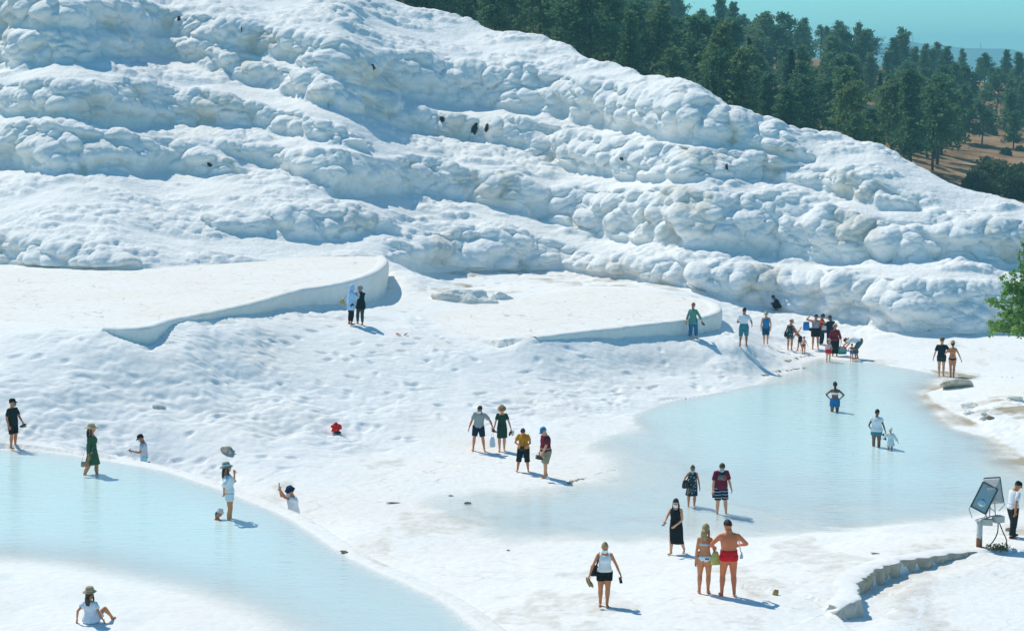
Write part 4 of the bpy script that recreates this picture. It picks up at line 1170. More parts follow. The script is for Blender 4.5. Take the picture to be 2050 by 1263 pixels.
def person(label, foot, h, yaw, sex='m', skin='tan', build=1.0, belly=0.0, lean=0, side=0, twist=0, head=(10, 0), lh=None, rh=None, lf=None, rf=None, pel=(0, 0, 0),
           wear=(), hair=('short', 'black'), hat=None, mask=None, glasses=False, lcurl=0.5, rcurl=0.5, lpole=None, rpole=None, seed=0, kid=False, group=None, hand_dirs=(None, None), knee=None):
    """a figure standing at foot, turned by yaw (0 = facing away from the camera, 90 = facing left in the picture)"""
    s = h
    root = empty('person', foot, R(yaw))
    tag(root, label, 'person', group)
    P = Vector((pel[0] * s, pel[1] * s, (0.53 + pel[2]) * s))
    la, sa = R(lean), R(side)
    U = Vector((math.sin(sa), math.sin(la) * math.cos(sa), math.cos(la) * math.cos(sa))).normalized()
    Rr = Vector((math.cos(R(twist)), math.sin(R(twist)), 0)); Rr = (Rr - U * Rr.dot(U)).normalized(); Fw = U.cross(Rr)
    hp, hy = R(head[0]), R(head[1])
    HR = (Rr * math.cos(hy) + Fw * math.sin(hy)); HF0 = U.cross(HR)
    HF = (HF0 * math.cos(hp) - U * math.sin(hp)).normalized(); HU = HR.cross(HF).normalized()
    big = 1.36 if kid else 1.10
    pf = PROF[sex]
    sw = (.100 if sex == 'm' else .087) * build
    def tp(t): return P + U * t * s
    def ring(t, w, d, grow=0.0, seg=16):
        c = tp(t) + Fw * (belly * s * 0.03 * math.exp(-((t - .06) / .07) ** 2))
        d2 = d * (1 + belly * 0.35 * math.exp(-((t - .06) / .08) ** 2)); w2 = w * build * (1 + belly * 0.12 * math.exp(-((t - .05) / .08) ** 2))
        out = []
        for a in np.linspace(0, 2*math.pi, seg, endpoint=False):
            ca, sa_ = math.cos(a), math.sin(a)
            ca = math.copysign(abs(ca) ** .85, ca); sa_ = math.copysign(abs(sa_) ** .85, sa_)
            out.append(c + Rr * (w2 * s + grow) * ca + Fw * (d2 * s + grow) * sa_)
        return out
    b = MB()
    b.rings([ring(*q) for q in pf])
    neck = tp(.305)
    HC = neck + HU * .068 * s * big + HF * .014 * s
    hs = s * big
    b.tube([tp(.27), neck + U * .01 * s, HC - HU * .02 * s], [.034 * s, .030 * s, .030 * s], 10, rnd=True)
    b.ell(HC + HU * .008 * hs - HF * .006 * hs, (HR * .043 * hs, HF * .054 * hs, HU * .062 * hs), 14, 10)       # skull
    b.ell(HC - HU * .026 * hs + HF * .012 * hs, (HR * .033 * hs, HF * .040 * hs, HU * .040 * hs), 12, 8)        # jaw
    b.ell(HC - HU * .006 * hs + HF * .054 * hs, (HR * .008 * hs, HF * .014 * hs, HU * .014 * hs), 8, 6)         # nose
    for q in (-1, 1): b.ell(HC + HR * q * .045 * hs - HF * .006 * hs - HU * .004 * hs, (HR * .006 * hs, HF * .011 * hs, HU * .017 * hs), 8, 6)
    if sex == 'f' and not kid:
        for q in (-1, 1): b.ell(tp(.175) + Rr * q * .038 * s * build + Fw * .050 * s, (Rr * .036 * s, Fw * .036 * s, U * .036 * s), 10, 8)
    # arms
    ar = (1.0 if sex == 'm' else .86) * (0.6 + 0.4 * build)
    J = Person(); J.root = root; J.h = s; J.foot = Vector(foot); J.yaw = R(yaw); J.frame = (Rr, Fw, U); J.head = HC; J.hframe = (HR, HF, HU)
    arms = {}
    for q, tgt, pole, nm, hd in ((-1, lh, lpole, 'l', hand_dirs[0]), (1, rh, rpole, 'r', hand_dirs[1])):
        S = tp(.246) + Rr * q * sw * s
        T = (S + Rr * q * .045 * s + Fw * .03 * s - Vector((0, 0, .30 * s))) if tgt is None else Vector((tgt[0] * s, tgt[1] * s, tgt[2] * s))
        pl = Vector(pole) if pole is not None else (Rr * q * .5 - Fw * 1.0 - Vector((0, 0, .2)))
        E, W = ik(S, T, .168 * s, .148 * s, pl)
        b.tube([tp(.256) + Rr * q * sw * .50 * s, S, S.lerp(E, .5), E], [.034 * s * ar, .034 * s * ar, .029 * s * ar, .0235 * s * ar], 10, rnd=True)
        b.tube([E, E.lerp(W, .3), W], [.024 * s * ar, .0245 * s * ar, .0165 * s * ar], 10, rnd=True)
        hdv = Vector(hd).normalized() if hd is not None else (W - E).normalized()
        inw = (-Rr * q * 1.0 - Fw * .3); inw = (inw - hdv * inw.dot(hdv)).normalized(); sd = hdv.cross(inw)
        b.ell(W + hdv * .026 * s, (sd * .024 * s, inw * .012 * s, hdv * .034 * s), 10, 8)
        arms[nm] = (S, E, W, hdv, inw, sd); setattr(J, nm + 'w', W); setattr(J, nm + 'hand', W + hdv * .062 * s + inw * .02 * s); setattr(J, nm + 's', S); setattr(J, nm + 'e', E)
    # legs
    lr = (1.0 if sex == 'm' else 1.04) * (0.5 + 0.5 * build)
    legs = {}
    for q, tgt, nm in ((-1, lf, 'l'), (1, rf, 'r')):
        Hj = P + Rr.normalized() * q * .052 * s - Vector((0, 0, .018 * s))
        T = Vector((q * .058 * s, -.01 * s, .042 * s)) if tgt is None else Vector((tgt[0] * s, tgt[1] * s, tgt[2] * s))
        kp = Vector(knee) if knee is not None else Vector((q * .12, 1, .15))
        K, A = ik(Hj, T, .243 * s, .230 * s, kp)
        b.tube([Hj, Hj.lerp(K, .35), K.lerp(Hj, .12), K], [.058 * s * lr, .053 * s * lr, .038 * s * lr, .035 * s * lr], 12, rnd=True)
        back = (K - A).cross(Vector((1, 0, 0))).normalized()
        b.tube([K, K.lerp(A, .3) - Vector((0, .008 * s, 0)), K.lerp(A, .7), A], [.034 * s * lr, .036 * s * lr, .025 * s * lr, .021 * s * lr], 12, rnd=True)
        sh = (A - K).normalized(); ff = Vector((q * .18, 1, 0)); 
        if len(tgt or ()) > 3: ff = Vector((q * .1, math.cos(R(tgt[3])), -math.sin(R(tgt[3]))))
        ff.normalize(); fu = Vector((0, 0, 1)); fu = (fu - ff * fu.dot(ff)).normalized(); fs = ff.cross(fu)
        b.ell(A - fu * .012 * s - ff * .012 * s, (fs * .020 * s, ff * .028 * s, fu * .028 * s), 10, 6)
        b.ell(A - fu * .024 * s + ff * .050 * s, (fs * .026 * s, ff * .062 * s, fu * .017 * s), 12, 6)
        legs[nm] = (Hj, K, A, ff); setattr(J, nm + 'k', K); setattr(J, nm + 'a', A)
    body = b.obj('body', skin_m(skin), root)
    md = body.modifiers.new('u', 'REMESH'); md.mode = 'VOXEL'; md.voxel_size = max(0.0105, 0.0102 * s); md.use_smooth_shade = True
    md = body.modifiers.new('s', 'SMOOTH'); md.factor = 0.5; md.iterations = 3
    fm = MB()
    for nm, (S, E, W, hdv, inw, sd) in arms.items():
        cu = lcurl if nm == 'l' else rcurl; q = -1 if nm == 'l' else 1
        for k, (off, ln) in enumerate(((-.017, .040), (-.006, .045), (.005, .042), (.016, .034))):
            p0 = W + hdv * .044 * s + sd * off * s; a1 = cu * .9; a2 = cu * 1.7
            p1 = p0 + (hdv * math.cos(a1 * .6) + inw * math.sin(a1 * .6)) * ln * .5 * s; p2 = p1 + (hdv * math.cos(a1 + .3 * cu) + inw * math.sin(a1 + .3 * cu)) * ln * .32 * s
            p3 = p2 + (hdv * math.cos(a2) + inw * math.sin(a2)) * ln * .26 * s
            fm.tube([p0, p1, p2, p3], [.0058 * s, .0055 * s, .005 * s, .004 * s], 6)
        f = Fw - hdv * Fw.dot(hdv)
        f = f.normalized() if f.length > .05 else sd
        t0 = W + hdv * .012 * s + f * .018 * s
        fm.tube([t0, t0 + (hdv * .7 + f * .7) * .020 * s, t0 + (hdv * 1.0 + f * .8 + inw * cu) * .034 * s], [.007 * s, .0062 * s, .0045 * s], 6)
    REMESH.append((body, fm))
    # face
    ec = plain('eye_dark', (0.02, 0.015, 0.012), rough=0.3)
    for q in (-1, 1): MB().ell(HC + HR * q * .017 * hs + HU * .006 * hs + HF * .0485 * hs, (HR * .0065 * hs, HF * .003 * hs, HU * .0035 * hs), 8, 5).obj('eye', ec, root)
    MB().ell(HC - HU * .038 * hs + HF * .0485 * hs, (HR * .014 * hs, HF * .004 * hs, HU * .0035 * hs), 8, 5).obj('mouth', plain('lips', (0.33, 0.12, 0.10)), root)
    # hair
    if hair:
        kind, hc = hair; hm = hair_m(hc); rr = np.random.default_rng(seed + 5)
        hb = MB()
        n, m_ = 20, 9; rg = []
        for i in range(m_):
            t = i / (m_ - 1)
            row = []
            for k in range(n):
                a = 2 * math.pi * k / n; fr = 0.5 + 0.5 * math.sin(a)       # 1 at the front
                low = {'short': -0.25, 'long': -0.55, 'bob': -0.75, 'bun': -0.30, 'pony': -0.30, 'none': 0}[kind] * (1 - fr) + 0.42 * fr
                z = 1.0 - (1.0 - low) * t
                r = math.sqrt(max(0.02, 1 - min(z, .995) ** 2)) if z > -0.1 else 1.0
                g = 1.10 + 0.05 * rr.random()
                row.append(HC + HU * .008 * hs - HF * .006 * hs + HR * .043 * hs * g * r * math.cos(a) + HF * .054 * hs * g * r * math.sin(a) + HU * .062 * hs * g * z)
            rg.append(row)
        hb.rings(rg)
        if kind == 'long' or kind == 'pony':
            L = .24 if kind == 'long' else .17; w0 = .040 if kind == 'long' else .016
            top = HC - HF * .048 * hs + HU * (.0 if kind == 'long' else .02) * hs
            pts = [top, top - HF * .012 * hs - HU * .05 * hs, top - U * L * .5 * s - Fw * .022 * s, top - U * L * s - Fw * .012 * s]
            hb.tube(pts, [(w0 * s, .018 * s), (w0 * 1.1 * s, .022 * s), (w0 * 1.15 * s, .020 * s), (w0 * .55 * s, .008 * s)], 12, ref=HR)
            if kind == 'long':
                for q in (-1, 1): hb.tube([HC + HR * q * .040 * hs, HC + HR * q * .046 * hs - HU * .05 * hs, tp(.22) + Rr * q * .055 * s + Fw * .03 * s], [.014 * s, .017 * s, .008 * s], 8)
        if kind == 'bun': hb.ell(HC + HU * .068 * hs - HF * .014 * hs, (HR * .018 * hs, HF * .018 * hs, HU * .020 * hs), 10, 8)
        hb.obj('hair', hm, root)
    fr = (HR, HF, HU)
    if hat:
        kind, col = hat[0], hat[1]; hm = cloth('hat_' + '_'.join('%02d' % int(99 * c) for c in col), col)
        B = HC + HU * .030 * hs - HF * .006 * hs
        if kind in ('straw', 'fedora', 'bucket'):
            br = {'straw': .112, 'fedora': .076, 'bucket': .078}[kind] * hs * (hat[3] if len(hat) > 3 else 1); ch = {'straw': .058, 'fedora': .060, 'bucket': .050}[kind] * hs
            dr = {'straw': -.012, 'fedora': -.002, 'bucket': -.026}[kind] * hs
            o = MB().lathe(B, fr, [(br, dr), (br * .99, dr + .006), (.056 * hs, .010 * hs), (.053 * hs, .012 * hs), (.050 * hs, ch * .6), (.045 * hs, ch * .92), (.036 * hs, ch), (.004, ch * (.93 if kind == 'fedora' else 1.0))], 20, .92, 1.08).obj('hat', hm, root)
            if len(hat) > 2 and hat[2]:
                MB().lathe(B, fr, [(.0575 * hs, .011 * hs), (.0575 * hs, .026 * hs), (.0535 * hs, .027 * hs)], 20, .92, 1.08).obj('hat_band', cloth('band_' + '_'.join('%02d' % int(99 * c) for c in hat[2]), hat[2]), o)
        elif kind in ('cap', 'swim'):
            pr = [(.056 * hs, -.006 * hs), (.0565 * hs, .010 * hs), (.050 * hs, .030 * hs), (.034 * hs, .046 * hs), (.004, .052 * hs)] if kind == 'cap' else [(.052 * hs, -.028 * hs), (.054 * hs, 0), (.049 * hs, .024 * hs), (.030 * hs, .040 * hs), (.004, .045 * hs)]
            o = MB().lathe(B, fr, pr, 18, .90, 1.10).obj('cap' if kind == 'cap' else 'swim_cap', hm, root)
            if kind == 'cap':
                v = MB(); rg = []
                for t in (0, .5, 1):
                    row = []
                    for a in np.linspace(-1, 1, 7):
                        row.append(B + HR * a * .042 * hs * (1 - .25 * t * a * a) + HF * (.045 + .055 * t * (1 - .35 * a * a)) * hs - HU * (.004 + .010 * t + .010 * a * a) * hs)
                    row += [p - HU * .004 for p in row[::-1]]
                    rg.append(row)
                v.rings(rg).obj('visor', hm, o)
        elif kind == 'hood':
            hb = MB()
            hb.ell(HC + HU * .004 * hs - HF * .012 * hs, (HR * .056 * hs, HF * .062 * hs, HU * .078 * hs), 16, 12)
            hb.tube([HC - HU * .03 * hs - HF * .012 * hs, tp(.30), tp(.25)], [.050 * hs, .058 * s, .07 * s], 14)
            hb.obj('hood', hm, root)
    if mask:
        mm = cloth('mask_' + '_'.join('%02d' % int(99 * c) for c in mask), mask)
        mb2 = MB(); rg = []
        for z in np.linspace(-.056, .000, 5):
            rg.append([HC + HU * z * hs + HR * math.sin(a) * .040 * hs + HF * (.014 + math.cos(a) * (.050 - .22 * abs(z + .024))) * hs for a in np.linspace(-1.25, 1.25, 9)])
        V = np.array([[tuple(p) for p in r] for r in rg]); mb2.add(V.reshape(-1, 3), grid_faces(5, 9))
        o = mb2.obj('face_mask', mm, root)
        sd_ = o.modifiers.new('t', 'SOLIDIFY'); sd_.thickness = 0.004
    if glasses:
        g = MB()
        for q in (-1, 1): g.ell(HC + HR * q * .018 * hs + HU * .006 * hs + HF * .053 * hs, (HR * .015 * hs, HF * .004 * hs, HU * .011 * hs), 10, 6)
        g.box(HC + HU * .008 * hs + HF * .054 * hs, fr, .03 * hs, .004 * hs, .004 * hs)
        for q in (-1, 1): g.box(HC + HR * q * .043 * hs + HU * .008 * hs + HF * .025 * hs, fr, .003 * hs, .06 * hs, .004 * hs)
        g.obj('sunglasses', plain('dark_lens', (0.01, 0.01, 0.012), rough=0.1, spec=0.6), root)
    # clothes
    def prof_at(t):
        return (np.interp(t, [q[0] for q in pf], [q[1] for q in pf]), np.interp(t, [q[0] for q in pf], [q[2] for q in pf]))
    def torso(mb, t0, t1, grow, hem=0.0, cut=1.0, bust=0.0):
        rg = []
        ts = [t0] + [q[0] for q in pf if t0 + .008 < q[0] < t1 - .008] + [t1]
        for t in ts:
            w, d = prof_at(t)
            g = grow * (1 + hem * max(0, 1 - (t - t0) / .12))
            cc = cut if t > .22 else 1.0
            bb = bust * math.exp(-((t - .18) / .05) ** 2)
            rr_ = ring(t, w * cc, d, g); rg.append([p + Fw * bb * s * max(0, math.sin(2 * math.pi * k / len(rr_))) for k, p in enumerate(rr_)])
        mb.rings(rg)
    def sleeve(mb, frac, grow, q, flare=0.0):
        S, E, W = arms['l' if q < 0 else 'r'][:3]
        A0 = tp(.250) + Rr * q * sw * .50 * s
        def at(f): return S.lerp(E, f) if f <= 1 else E.lerp(W, f - 1)
        def rad(f): return np.interp(f, [0, .5, 1, 1.3, 2], [.034, .030, .0245, .025, .0175]) * s * ar
        fs = [0] + [f for f in (.35, .7, 1.0, 1.35, 1.7) if f < frac - .05] + [frac]
        mb.tube([A0] + [at(f) for f in fs], [.032 * s * ar + grow * .5] + [rad(f) + grow * (1 + flare * f / frac) for f in fs], 12)
    def pant(mb, frac, grow, q, flare=0.0):
        Hj, K, A, _ = legs['l' if q < 0 else 'r']
        def at(f): return Hj.lerp(K, f) if f <= 1 else K.lerp(A, f - 1)
        def rad(f): return np.interp(f, [0, .35, .88, 1, 1.3, 1.7, 2], [.060, .054, .039, .036, .038, .027, .024]) * s * lr
        fs = [0] + [f for f in (.35, .7, 1.0, 1.3, 1.65) if f < frac - .05] + [frac]
        mb.tube([Hj + Vector((0, 0, .02 * s))] + [at(f) for f in fs], [.058 * s * lr + grow] + [rad(f) + grow * (1 + flare * f / frac) for f in fs], 14)
    for w in wear:
        kind, mat = w[0], w[1]; o = dict(w[2]) if len(w) > 2 else {}
        g = o.get('loose', .012)
        mb = MB(); nm = o.get('name', kind)
        if kind in ('shirt', 'tank', 'dress', 'coat'):
            t0 = o.get('hem', -.03)
            torso(mb, t0 if kind != 'dress' else .05, .282 if kind in ('shirt', 'coat') else .250, g, o.get('flare', .3), .84 if kind in ('tank',) or o.get('sleeve', 0) == 0 else 1.0, .030 if sex == 'f' and not kid else 0)
            if o.get('sleeve', 0) > 0:
                for q in (-1, 1): sleeve(mb, o['sleeve'], g * .55 + .003, q, o.get('sflare', .6))
            elif kind in ('tank', 'dress'):
                for q in (-1, 1):
                    c = .055 * s * build
                    mb.tube([tp(.20) + Rr * q * c + Fw * .074 * s, tp(.245) + Rr * q * c + Fw * .058 * s, tp(.278) + Rr * q * c * .98 + Fw * .01 * s, tp(.25) + Rr * q * c - Fw * .052 * s, tp(.20) + Rr * q * c - Fw * .064 * s], [(.018 * s, .006 * s)] * 5, 8, ref=Rr)
            if kind in ('dress', 'coat') or o.get('skirt'):
                hz_ = o.get('skirt', .30) * s
                kc = (legs['l'][1] + legs['r'][1]) / 2; ac = (legs['l'][2] + legs['r'][2]) / 2
                rg = []; top = tp(.055)
                for t in np.linspace(0, 1, 7):
                    z = top.z + (hz_ - top.z) * t
                    if z > P.z: f = (z - P.z) / max(1e-6, top.z - P.z); c = P.lerp(top, f)
                    elif z > kc.z: f = (z - kc.z) / (P.z - kc.z); c = kc.lerp(P, f)
                    else: f = (z - ac.z) / (kc.z - ac.z); c = ac.lerp(kc, f)
                    spread = max(abs(legs['l'][1].x - legs['r'][1].x) / 2, .04 * s) + .045 * s; spy = abs(legs['l'][1].y - legs['r'][1].y) / 2 + .05 * s
                    w_ = np.interp(t, [0, .3, 1], [prof_at(.055)[0] * build * s + g, prof_at(0)[0] * build * s + g * 1.1, max(spread, prof_at(0)[0] * build * s * .9) * o.get('sk', 1.1) + g])
                    d_ = np.interp(t, [0, .3, 1], [prof_at(.055)[1] * s + g, prof_at(0)[1] * s + g * 1.1, max(spy, prof_at(0)[1] * s) * o.get('sk', 1.1) + g])
                    wv = o.get('wave', .05)
                    rg.append([Vector((c.x, c.y, z)) + Rr * w_ * math.cos(a) * (1 + wv * t * math.sin(5 * a + seed)) + Fw * d_ * math.sin(a) * (1 + wv * t * math.cos(6 * a)) for a in np.linspace(0, 2*math.pi, 24, endpoint=False)])
                for r_ in rg:
                    for p in r_: p.z = max(p.z, hz_)
                mb.rings(rg)
        elif kind in ('shorts', 'trousers', 'leggings'):
            torso(mb, -.058, o.get('top', .06), g, 0)
            for q in (-1, 1): pant(mb, o.get('leg', .65), g, q, o.get('flare', .5))
        elif kind == 'briefs':
            torso(mb, -.064, o.get('top', .01), g, 0)
            if o.get('leg'):
                for q in (-1, 1): pant(mb, o['leg'], g, q)
        elif kind == 'band':
            torso(mb, o.get('t0', .17), o.get('t1', .205), g, 0, bust=.028 if sex == 'f' and not kid else 0)
        elif kind == 'scarf':
            mb.tube([tp(.275) + Fw * .05 * s, tp(.285) + Rr * .045 * s, tp(.295) - Fw * .045 * s, tp(.285) - Rr * .045 * s, tp(.275) + Fw * .05 * s], [.02 * s] * 5, 8)
        elif kind == 'belt':
            torso(mb, .085, .105, g, 0)
        mb.obj(nm, mat, root)
    # world positions for things held
    M = Matrix.Translation(J.foot) @ Matrix.Rotation(J.yaw, 4, 'Z')
    J.M = M
    J.to_w = lambda v: M @ Vector(v)
    return J

def finish_people():
    dg = bpy.context.evaluated_depsgraph_get()
    dg.update()
    for o, fm in REMESH:
        me = bpy.data.meshes.new_from_object(o.evaluated_get(dg))
        bm = bmesh.new(); bm.from_mesh(me)
        vs = [bm.verts.new(v) for v in fm.V]
        for f in fm.F:
            try: bm.faces.new([vs[i] for i in f])
            except ValueError: pass
        bm.normal_update()
        for f in bm.faces: f.smooth = True
        bm.to_mesh(me); bm.free()
        old = o.data; mat = old.materials[0]
        o.modifiers.clear(); o.data = me; me.name = 'body'
        if len(me.materials) == 0: me.materials.append(mat)
        bpy.data.meshes.remove(old)

# ---------------------------------------------------------------- things people carry
def frame_z(rz, tilt=0, roll=0):
    m = Matrix.Rotation(rz, 3, 'Z') @ Matrix.Rotation(tilt, 3, 'X') @ Matrix.Rotation(roll, 3, 'Y')
    return [m.col[i].copy() for i in range(3)]
def sandal(pos, rz, tilt, roll, col, strap, label, group=None, L=.25, shoe=False):
    root = empty('shoe' if shoe else 'sandal', pos, 0)
    fr = frame_z(rz, tilt, roll); m1 = plain('sole_%02d%02d%02d' % tuple(int(99*c) for c in col), col, vary=.15); m2 = plain('strap_%02d%02d%02d' % tuple(int(99*c) for c in strap), strap, vary=.15)
    rg = []
    for z in (-.008, .010):
        rg.append([fr[0] * (.040 + .010 * (math.sin(a) > 0)) * math.cos(a) * (L / .25) + fr[1] * L / 2 * math.sin(a) + fr[2] * z for a in np.linspace(0, 2*math.pi, 16, endpoint=False)])
    MB().rings(rg).obj('sole', m1, root, smooth=False)
    s = MB()
    if shoe:
        s.ell(fr[2] * .012, (fr[0] * .044, fr[1] * L * .48, fr[2] * .06), 14, 6, zlo=0.0, zhi=.85); s.obj('upper', m2, root)
        MB().ell(fr[2] * .058 - fr[1] * .05, (fr[0] * .028, fr[1] * .05, fr[2] * .012), 10, 5).obj('collar', m1, root)
    else:
        for y in (.06, .0):
            s.tube([fr[0] * -.042 + fr[1] * y, fr[0] * -.03 + fr[1] * y + fr[2] * .04, fr[0] * .03 + fr[1] * y + fr[2] * .04, fr[0] * .042 + fr[1] * y], [(.012, .004)] * 4, 8, ref=fr[1])
        s.obj('strap', m2, root)
    return tag(root, label, 'shoe' if shoe else 'sandal', group)
def pair(pos, rz, col, strap, label, group, tilt=0.5, L=.25, shoe=False):
    pos = Vector(pos)
    sandal(pos + Vector((.0, .0, -.02)), rz, tilt, .3, col, strap, label + ', the upper of two', group, L, shoe)
    sandal(pos + Vector((.05 * math.cos(rz),   .05 * math.sin(rz), -.06)), rz + .25, tilt - .3, -.4, col, strap, label + ', the lower of two', group, L, shoe)
def phone(pos, rz, tilt, label, col=(0.02, 0.02, 0.025)):
    root = empty('phone', pos, 0); fr = frame_z(rz, tilt)
    MB().box((0, 0, 0), fr, .075, .010, .155).obj('case', plain('phone_%02d' % int(99 * col[0]), col, rough=.3), root, smooth=False)
    MB().box(fr[1] * -.0065, fr, .067, .003, .145).obj('screen', plain('phone_screen', (0.02, 0.025, 0.03), rough=.08, spec=.6), root, smooth=False)
    MB().ell(fr[1] * .006 + fr[0] * .022 + fr[2] * .06, (fr[0] * .008, fr[1] * .003, fr[2] * .008), 8, 4).obj('camera_lens', plain('lens', (.01, .01, .01), rough=.1), root)
    return tag(root, label, 'phone')
def bag(pos, rz, size, mat, label, strap=None, strap_mat=None, cat='bag', name='bag', soft=.25, flap=None, sr=.008):
    """soft box tapering to the top, with a strap through the given world points or two handles"""
    root = empty(name, pos, 0); fr = frame_z(rz); w, d, h = size; rg = []
    for z, k in ((-.5, .80), (-.46, .98), (-.1, 1.0), (.3, 1.0 - soft * .5), (.5, 1.0 - soft)):
        rg.append([fr[0] * w / 2 * k * math.copysign(abs(math.cos(a)) ** .45, math.cos(a)) + fr[1] * d / 2 * k * (1 - .5 * (z > .2)) * math.copysign(abs(math.sin(a)) ** .45, math.sin(a)) + fr[2] * z * h for a in np.linspace(0.13, 2*math.pi + .13, 20, endpoint=False)])
    MB().rings(rg).obj('body', mat, root)
    sm = strap_mat or mat
    if strap:
        MB().tube([Vector(p) - Vector(pos) for p in strap], [sr] * len(strap), 6).obj('strap', sm, root)
    else:
        for q in (-1, 1):
            MB().tube([fr[0] * -w * .25 + fr[1] * q * d * .2 + fr[2] * h * .45, fr[0] * -w * .18 + fr[2] * h * .85, fr[0] * w * .18 + fr[2] * h * .85, fr[0] * w * .25 + fr[1] * q * d * .2 + fr[2] * h * .45], [sr] * 4, 6).obj('handle', sm, root)
    if flap: MB().box(fr[1] * -d * .5 + fr[2] * h * .1, fr, w * .7, .006, h * .5).obj('pocket', flap, root, smooth=False)
    return tag(root, label, cat)

def gp(px, py): return on_ground(px, py)
def wp(px, py, lev):
    p = at_z(px, py, lev); return Vector((p.x, p.y, gz(p.x, p.y)))
def dp(px, d):
    a = float(px_ae(px, 900)[0]); return Vector((a * d, d, gz(a * d, d)))
def tall(p, px, top):
    """height of something standing at p whose top shows at picture height top"""
    return CAMZ + float(px_ae(px, top)[1]) * p.y - p.z
# ================================================================== who stands where
W_ = lambda n, c: cloth(n, c)
black = W_('black', (0.012, 0.013, 0.015)); white = W_('white', (0.78, 0.80, 0.82)); navy = W_('navy', (0.012, 0.022, 0.045)); maroon = W_('maroon', (0.16, 0.012, 0.035))
green = W_('olive_green', (0.045, 0.115, 0.055)); dgreen = W_('bottle_green', (0.020, 0.060, 0.035)); jean = W_('denim', (0.10, 0.30, 0.42)); ljean = W_('light_denim', (0.30, 0.58, 0.72))
greyc = W_('grey', (0.36, 0.38, 0.42)); lgrey = W_('light_grey', (0.50, 0.53, 0.58)); yellow = W_('mustard', (0.62, 0.27, 0.015)); khaki = W_('khaki', (0.32, 0.28, 0.19)); red = W_('red', (0.62, 0.012, 0.02))
teal = W_('teal_green', (0.13, 0.30, 0.24)); blue = W_('blue', (0.04, 0.20, 0.42)); lblue = W_('pale_blue', (0.42, 0.62, 0.86)); charcoal = W_('charcoal', (0.06, 0.075, 0.075)); dred = W_('dark_red', (0.22, 0.012, 0.02)); pink = W_('pink', (0.72, 0.10, 0.18)); tealblue = W_('teal_blue', (0.03, 0.16, 0.22)); pinkl = W_('pale_pink', (0.75, 0.45, 0.50))
floral = pattern_mat('floral_navy', (0.025, 0.045, 0.055), [(0.45, 0.55, 0.55)], 17, .30)
leafy = pattern_mat('leaf_print', (0.66, 0.76, 0.82), [(0.02, 0.10, 0.12)], 12, .36)
stripy = pattern_mat('striped_trunks', (0.012, 0.015, 0.02), [(0.30, 0.40, 0.50)], 3.2, .22, True)
heather = pattern_mat('striped_grey', (0.42, 0.46, 0.46), [(0.16, 0.20, 0.21)], 16, .42, True)
leather = plain('tan_leather', (0.45, 0.22, 0.13), rough=.5, vary=.2); wicker = plain('wicker', (0.52, 0.38, 0.20), vary=.25, scale=40, bump=.8, bscale=80)
brown_s = (0.16, 0.07, 0.03); dark_s = (0.035, 0.028, 0.028); gold_s = (0.42, 0.27, 0.10)

# 1 man in black at the left edge
p = wp(27, 899, WATER_L); h = tall(p, 27, 797)
J = person('man in black polo shirt, black shorts and black cap holding sandals', p, h, -118, 'm', 'tan', belly=.25, head=(0, 25), lh=(-.06, .22, .50), lcurl=1.1, rcurl=.7, wear=(('shirt', W_('black_polo', (.015, .02, .022)), dict(sleeve=.75, hem=-.05, loose=.02)), ('shorts', black, dict(leg=.88, loose=.016))), hair=('short', 'brown'), hat=('cap', (.012, .014, .015)), mask=(.18, .25, .27), seed=1)
pair(J.to_w(J.lhand), R(-60), dark_s, (0.12, .03, .03), 'dark sandal held by the man in black at the left edge', 'sandals of the man in black', tilt=.25)
# 2 woman in green dress
p = wp(186, 949, WATER_L); h = tall(p, 186, 846) * .985
J = person('woman in green belted dress and wide straw hat wading with handbag', p, h, -92, 'f', 'tan', head=(4, 0), lean=-3, lf=(-.05, .06, .042), rf=(.05, -.16, .07, 40), rh=(.15, -.03, .46), lh=(-.14, .02, .47), wear=(('dress', green, dict(sleeve=1.75, sflare=1.1, skirt=.30, sk=1.15, loose=.016)), ('belt', dgreen, dict(loose=.024))), hair=('long', 'brown'), hat=('straw', (.62, .48, .30), (.55, .33, .2)), seed=2)
hw = J.to_w(J.rhand)
bag(hw + Vector((-.10, -.08, -.12)), R(12), (.24, .09, .16), leather, 'tan pink leather shoulder bag of the woman in green dress and straw hat', strap=[hw + Vector((-.20, -.08, -.05)), J.to_w(J.rs + Vector((.0, -.10, -.2))), J.to_w(J.rs + Vector((-.06, -.03, .035))), J.to_w(J.rs + Vector((.02, .10, -.28))), hw + Vector((0, -.08, -.05))], strap_mat=plain('chain', (.4, .36, .3), metal=.6, rough=.4), name='handbag', cat='handbag', sr=.005, soft=.1)
# 3 man in grey polo behind the rim
p = dp(288, 64.9); h = tall(p, 288, 867)
h = min(1.95, max(1.6, h))
J = person('man in grey polo shirt and black cap looking at his phone behind the pool rim', p, h, 100, 'm', 'brown', head=(22, 0), lean=3, lh=(-.14, .22, .66), lpole=(-.4, -.3, -1), rh=(.17, -.02, .42), wear=(('shirt', lgrey, dict(sleeve=.72, hem=-.06, loose=.02)), ('shorts', ljean, dict(leg=1.2, loose=.02))), hair=('short', 'black'), hat=('cap', (.012, .012, .014)), mask=(.78, .78, .76), seed=3)
phone(J.to_w(J.lhand) + Vector((-.02, 0, .03)), R(80), .9, 'black phone in the hand of the man in grey polo shirt')
pair(J.to_w(J.rhand) + Vector((.04, -.03, -.02)), R(80), (.10, .10, .06), dark_s, 'dark sandal carried low by the man in grey polo shirt', 'sandals of the man in grey polo', tilt=0.0)
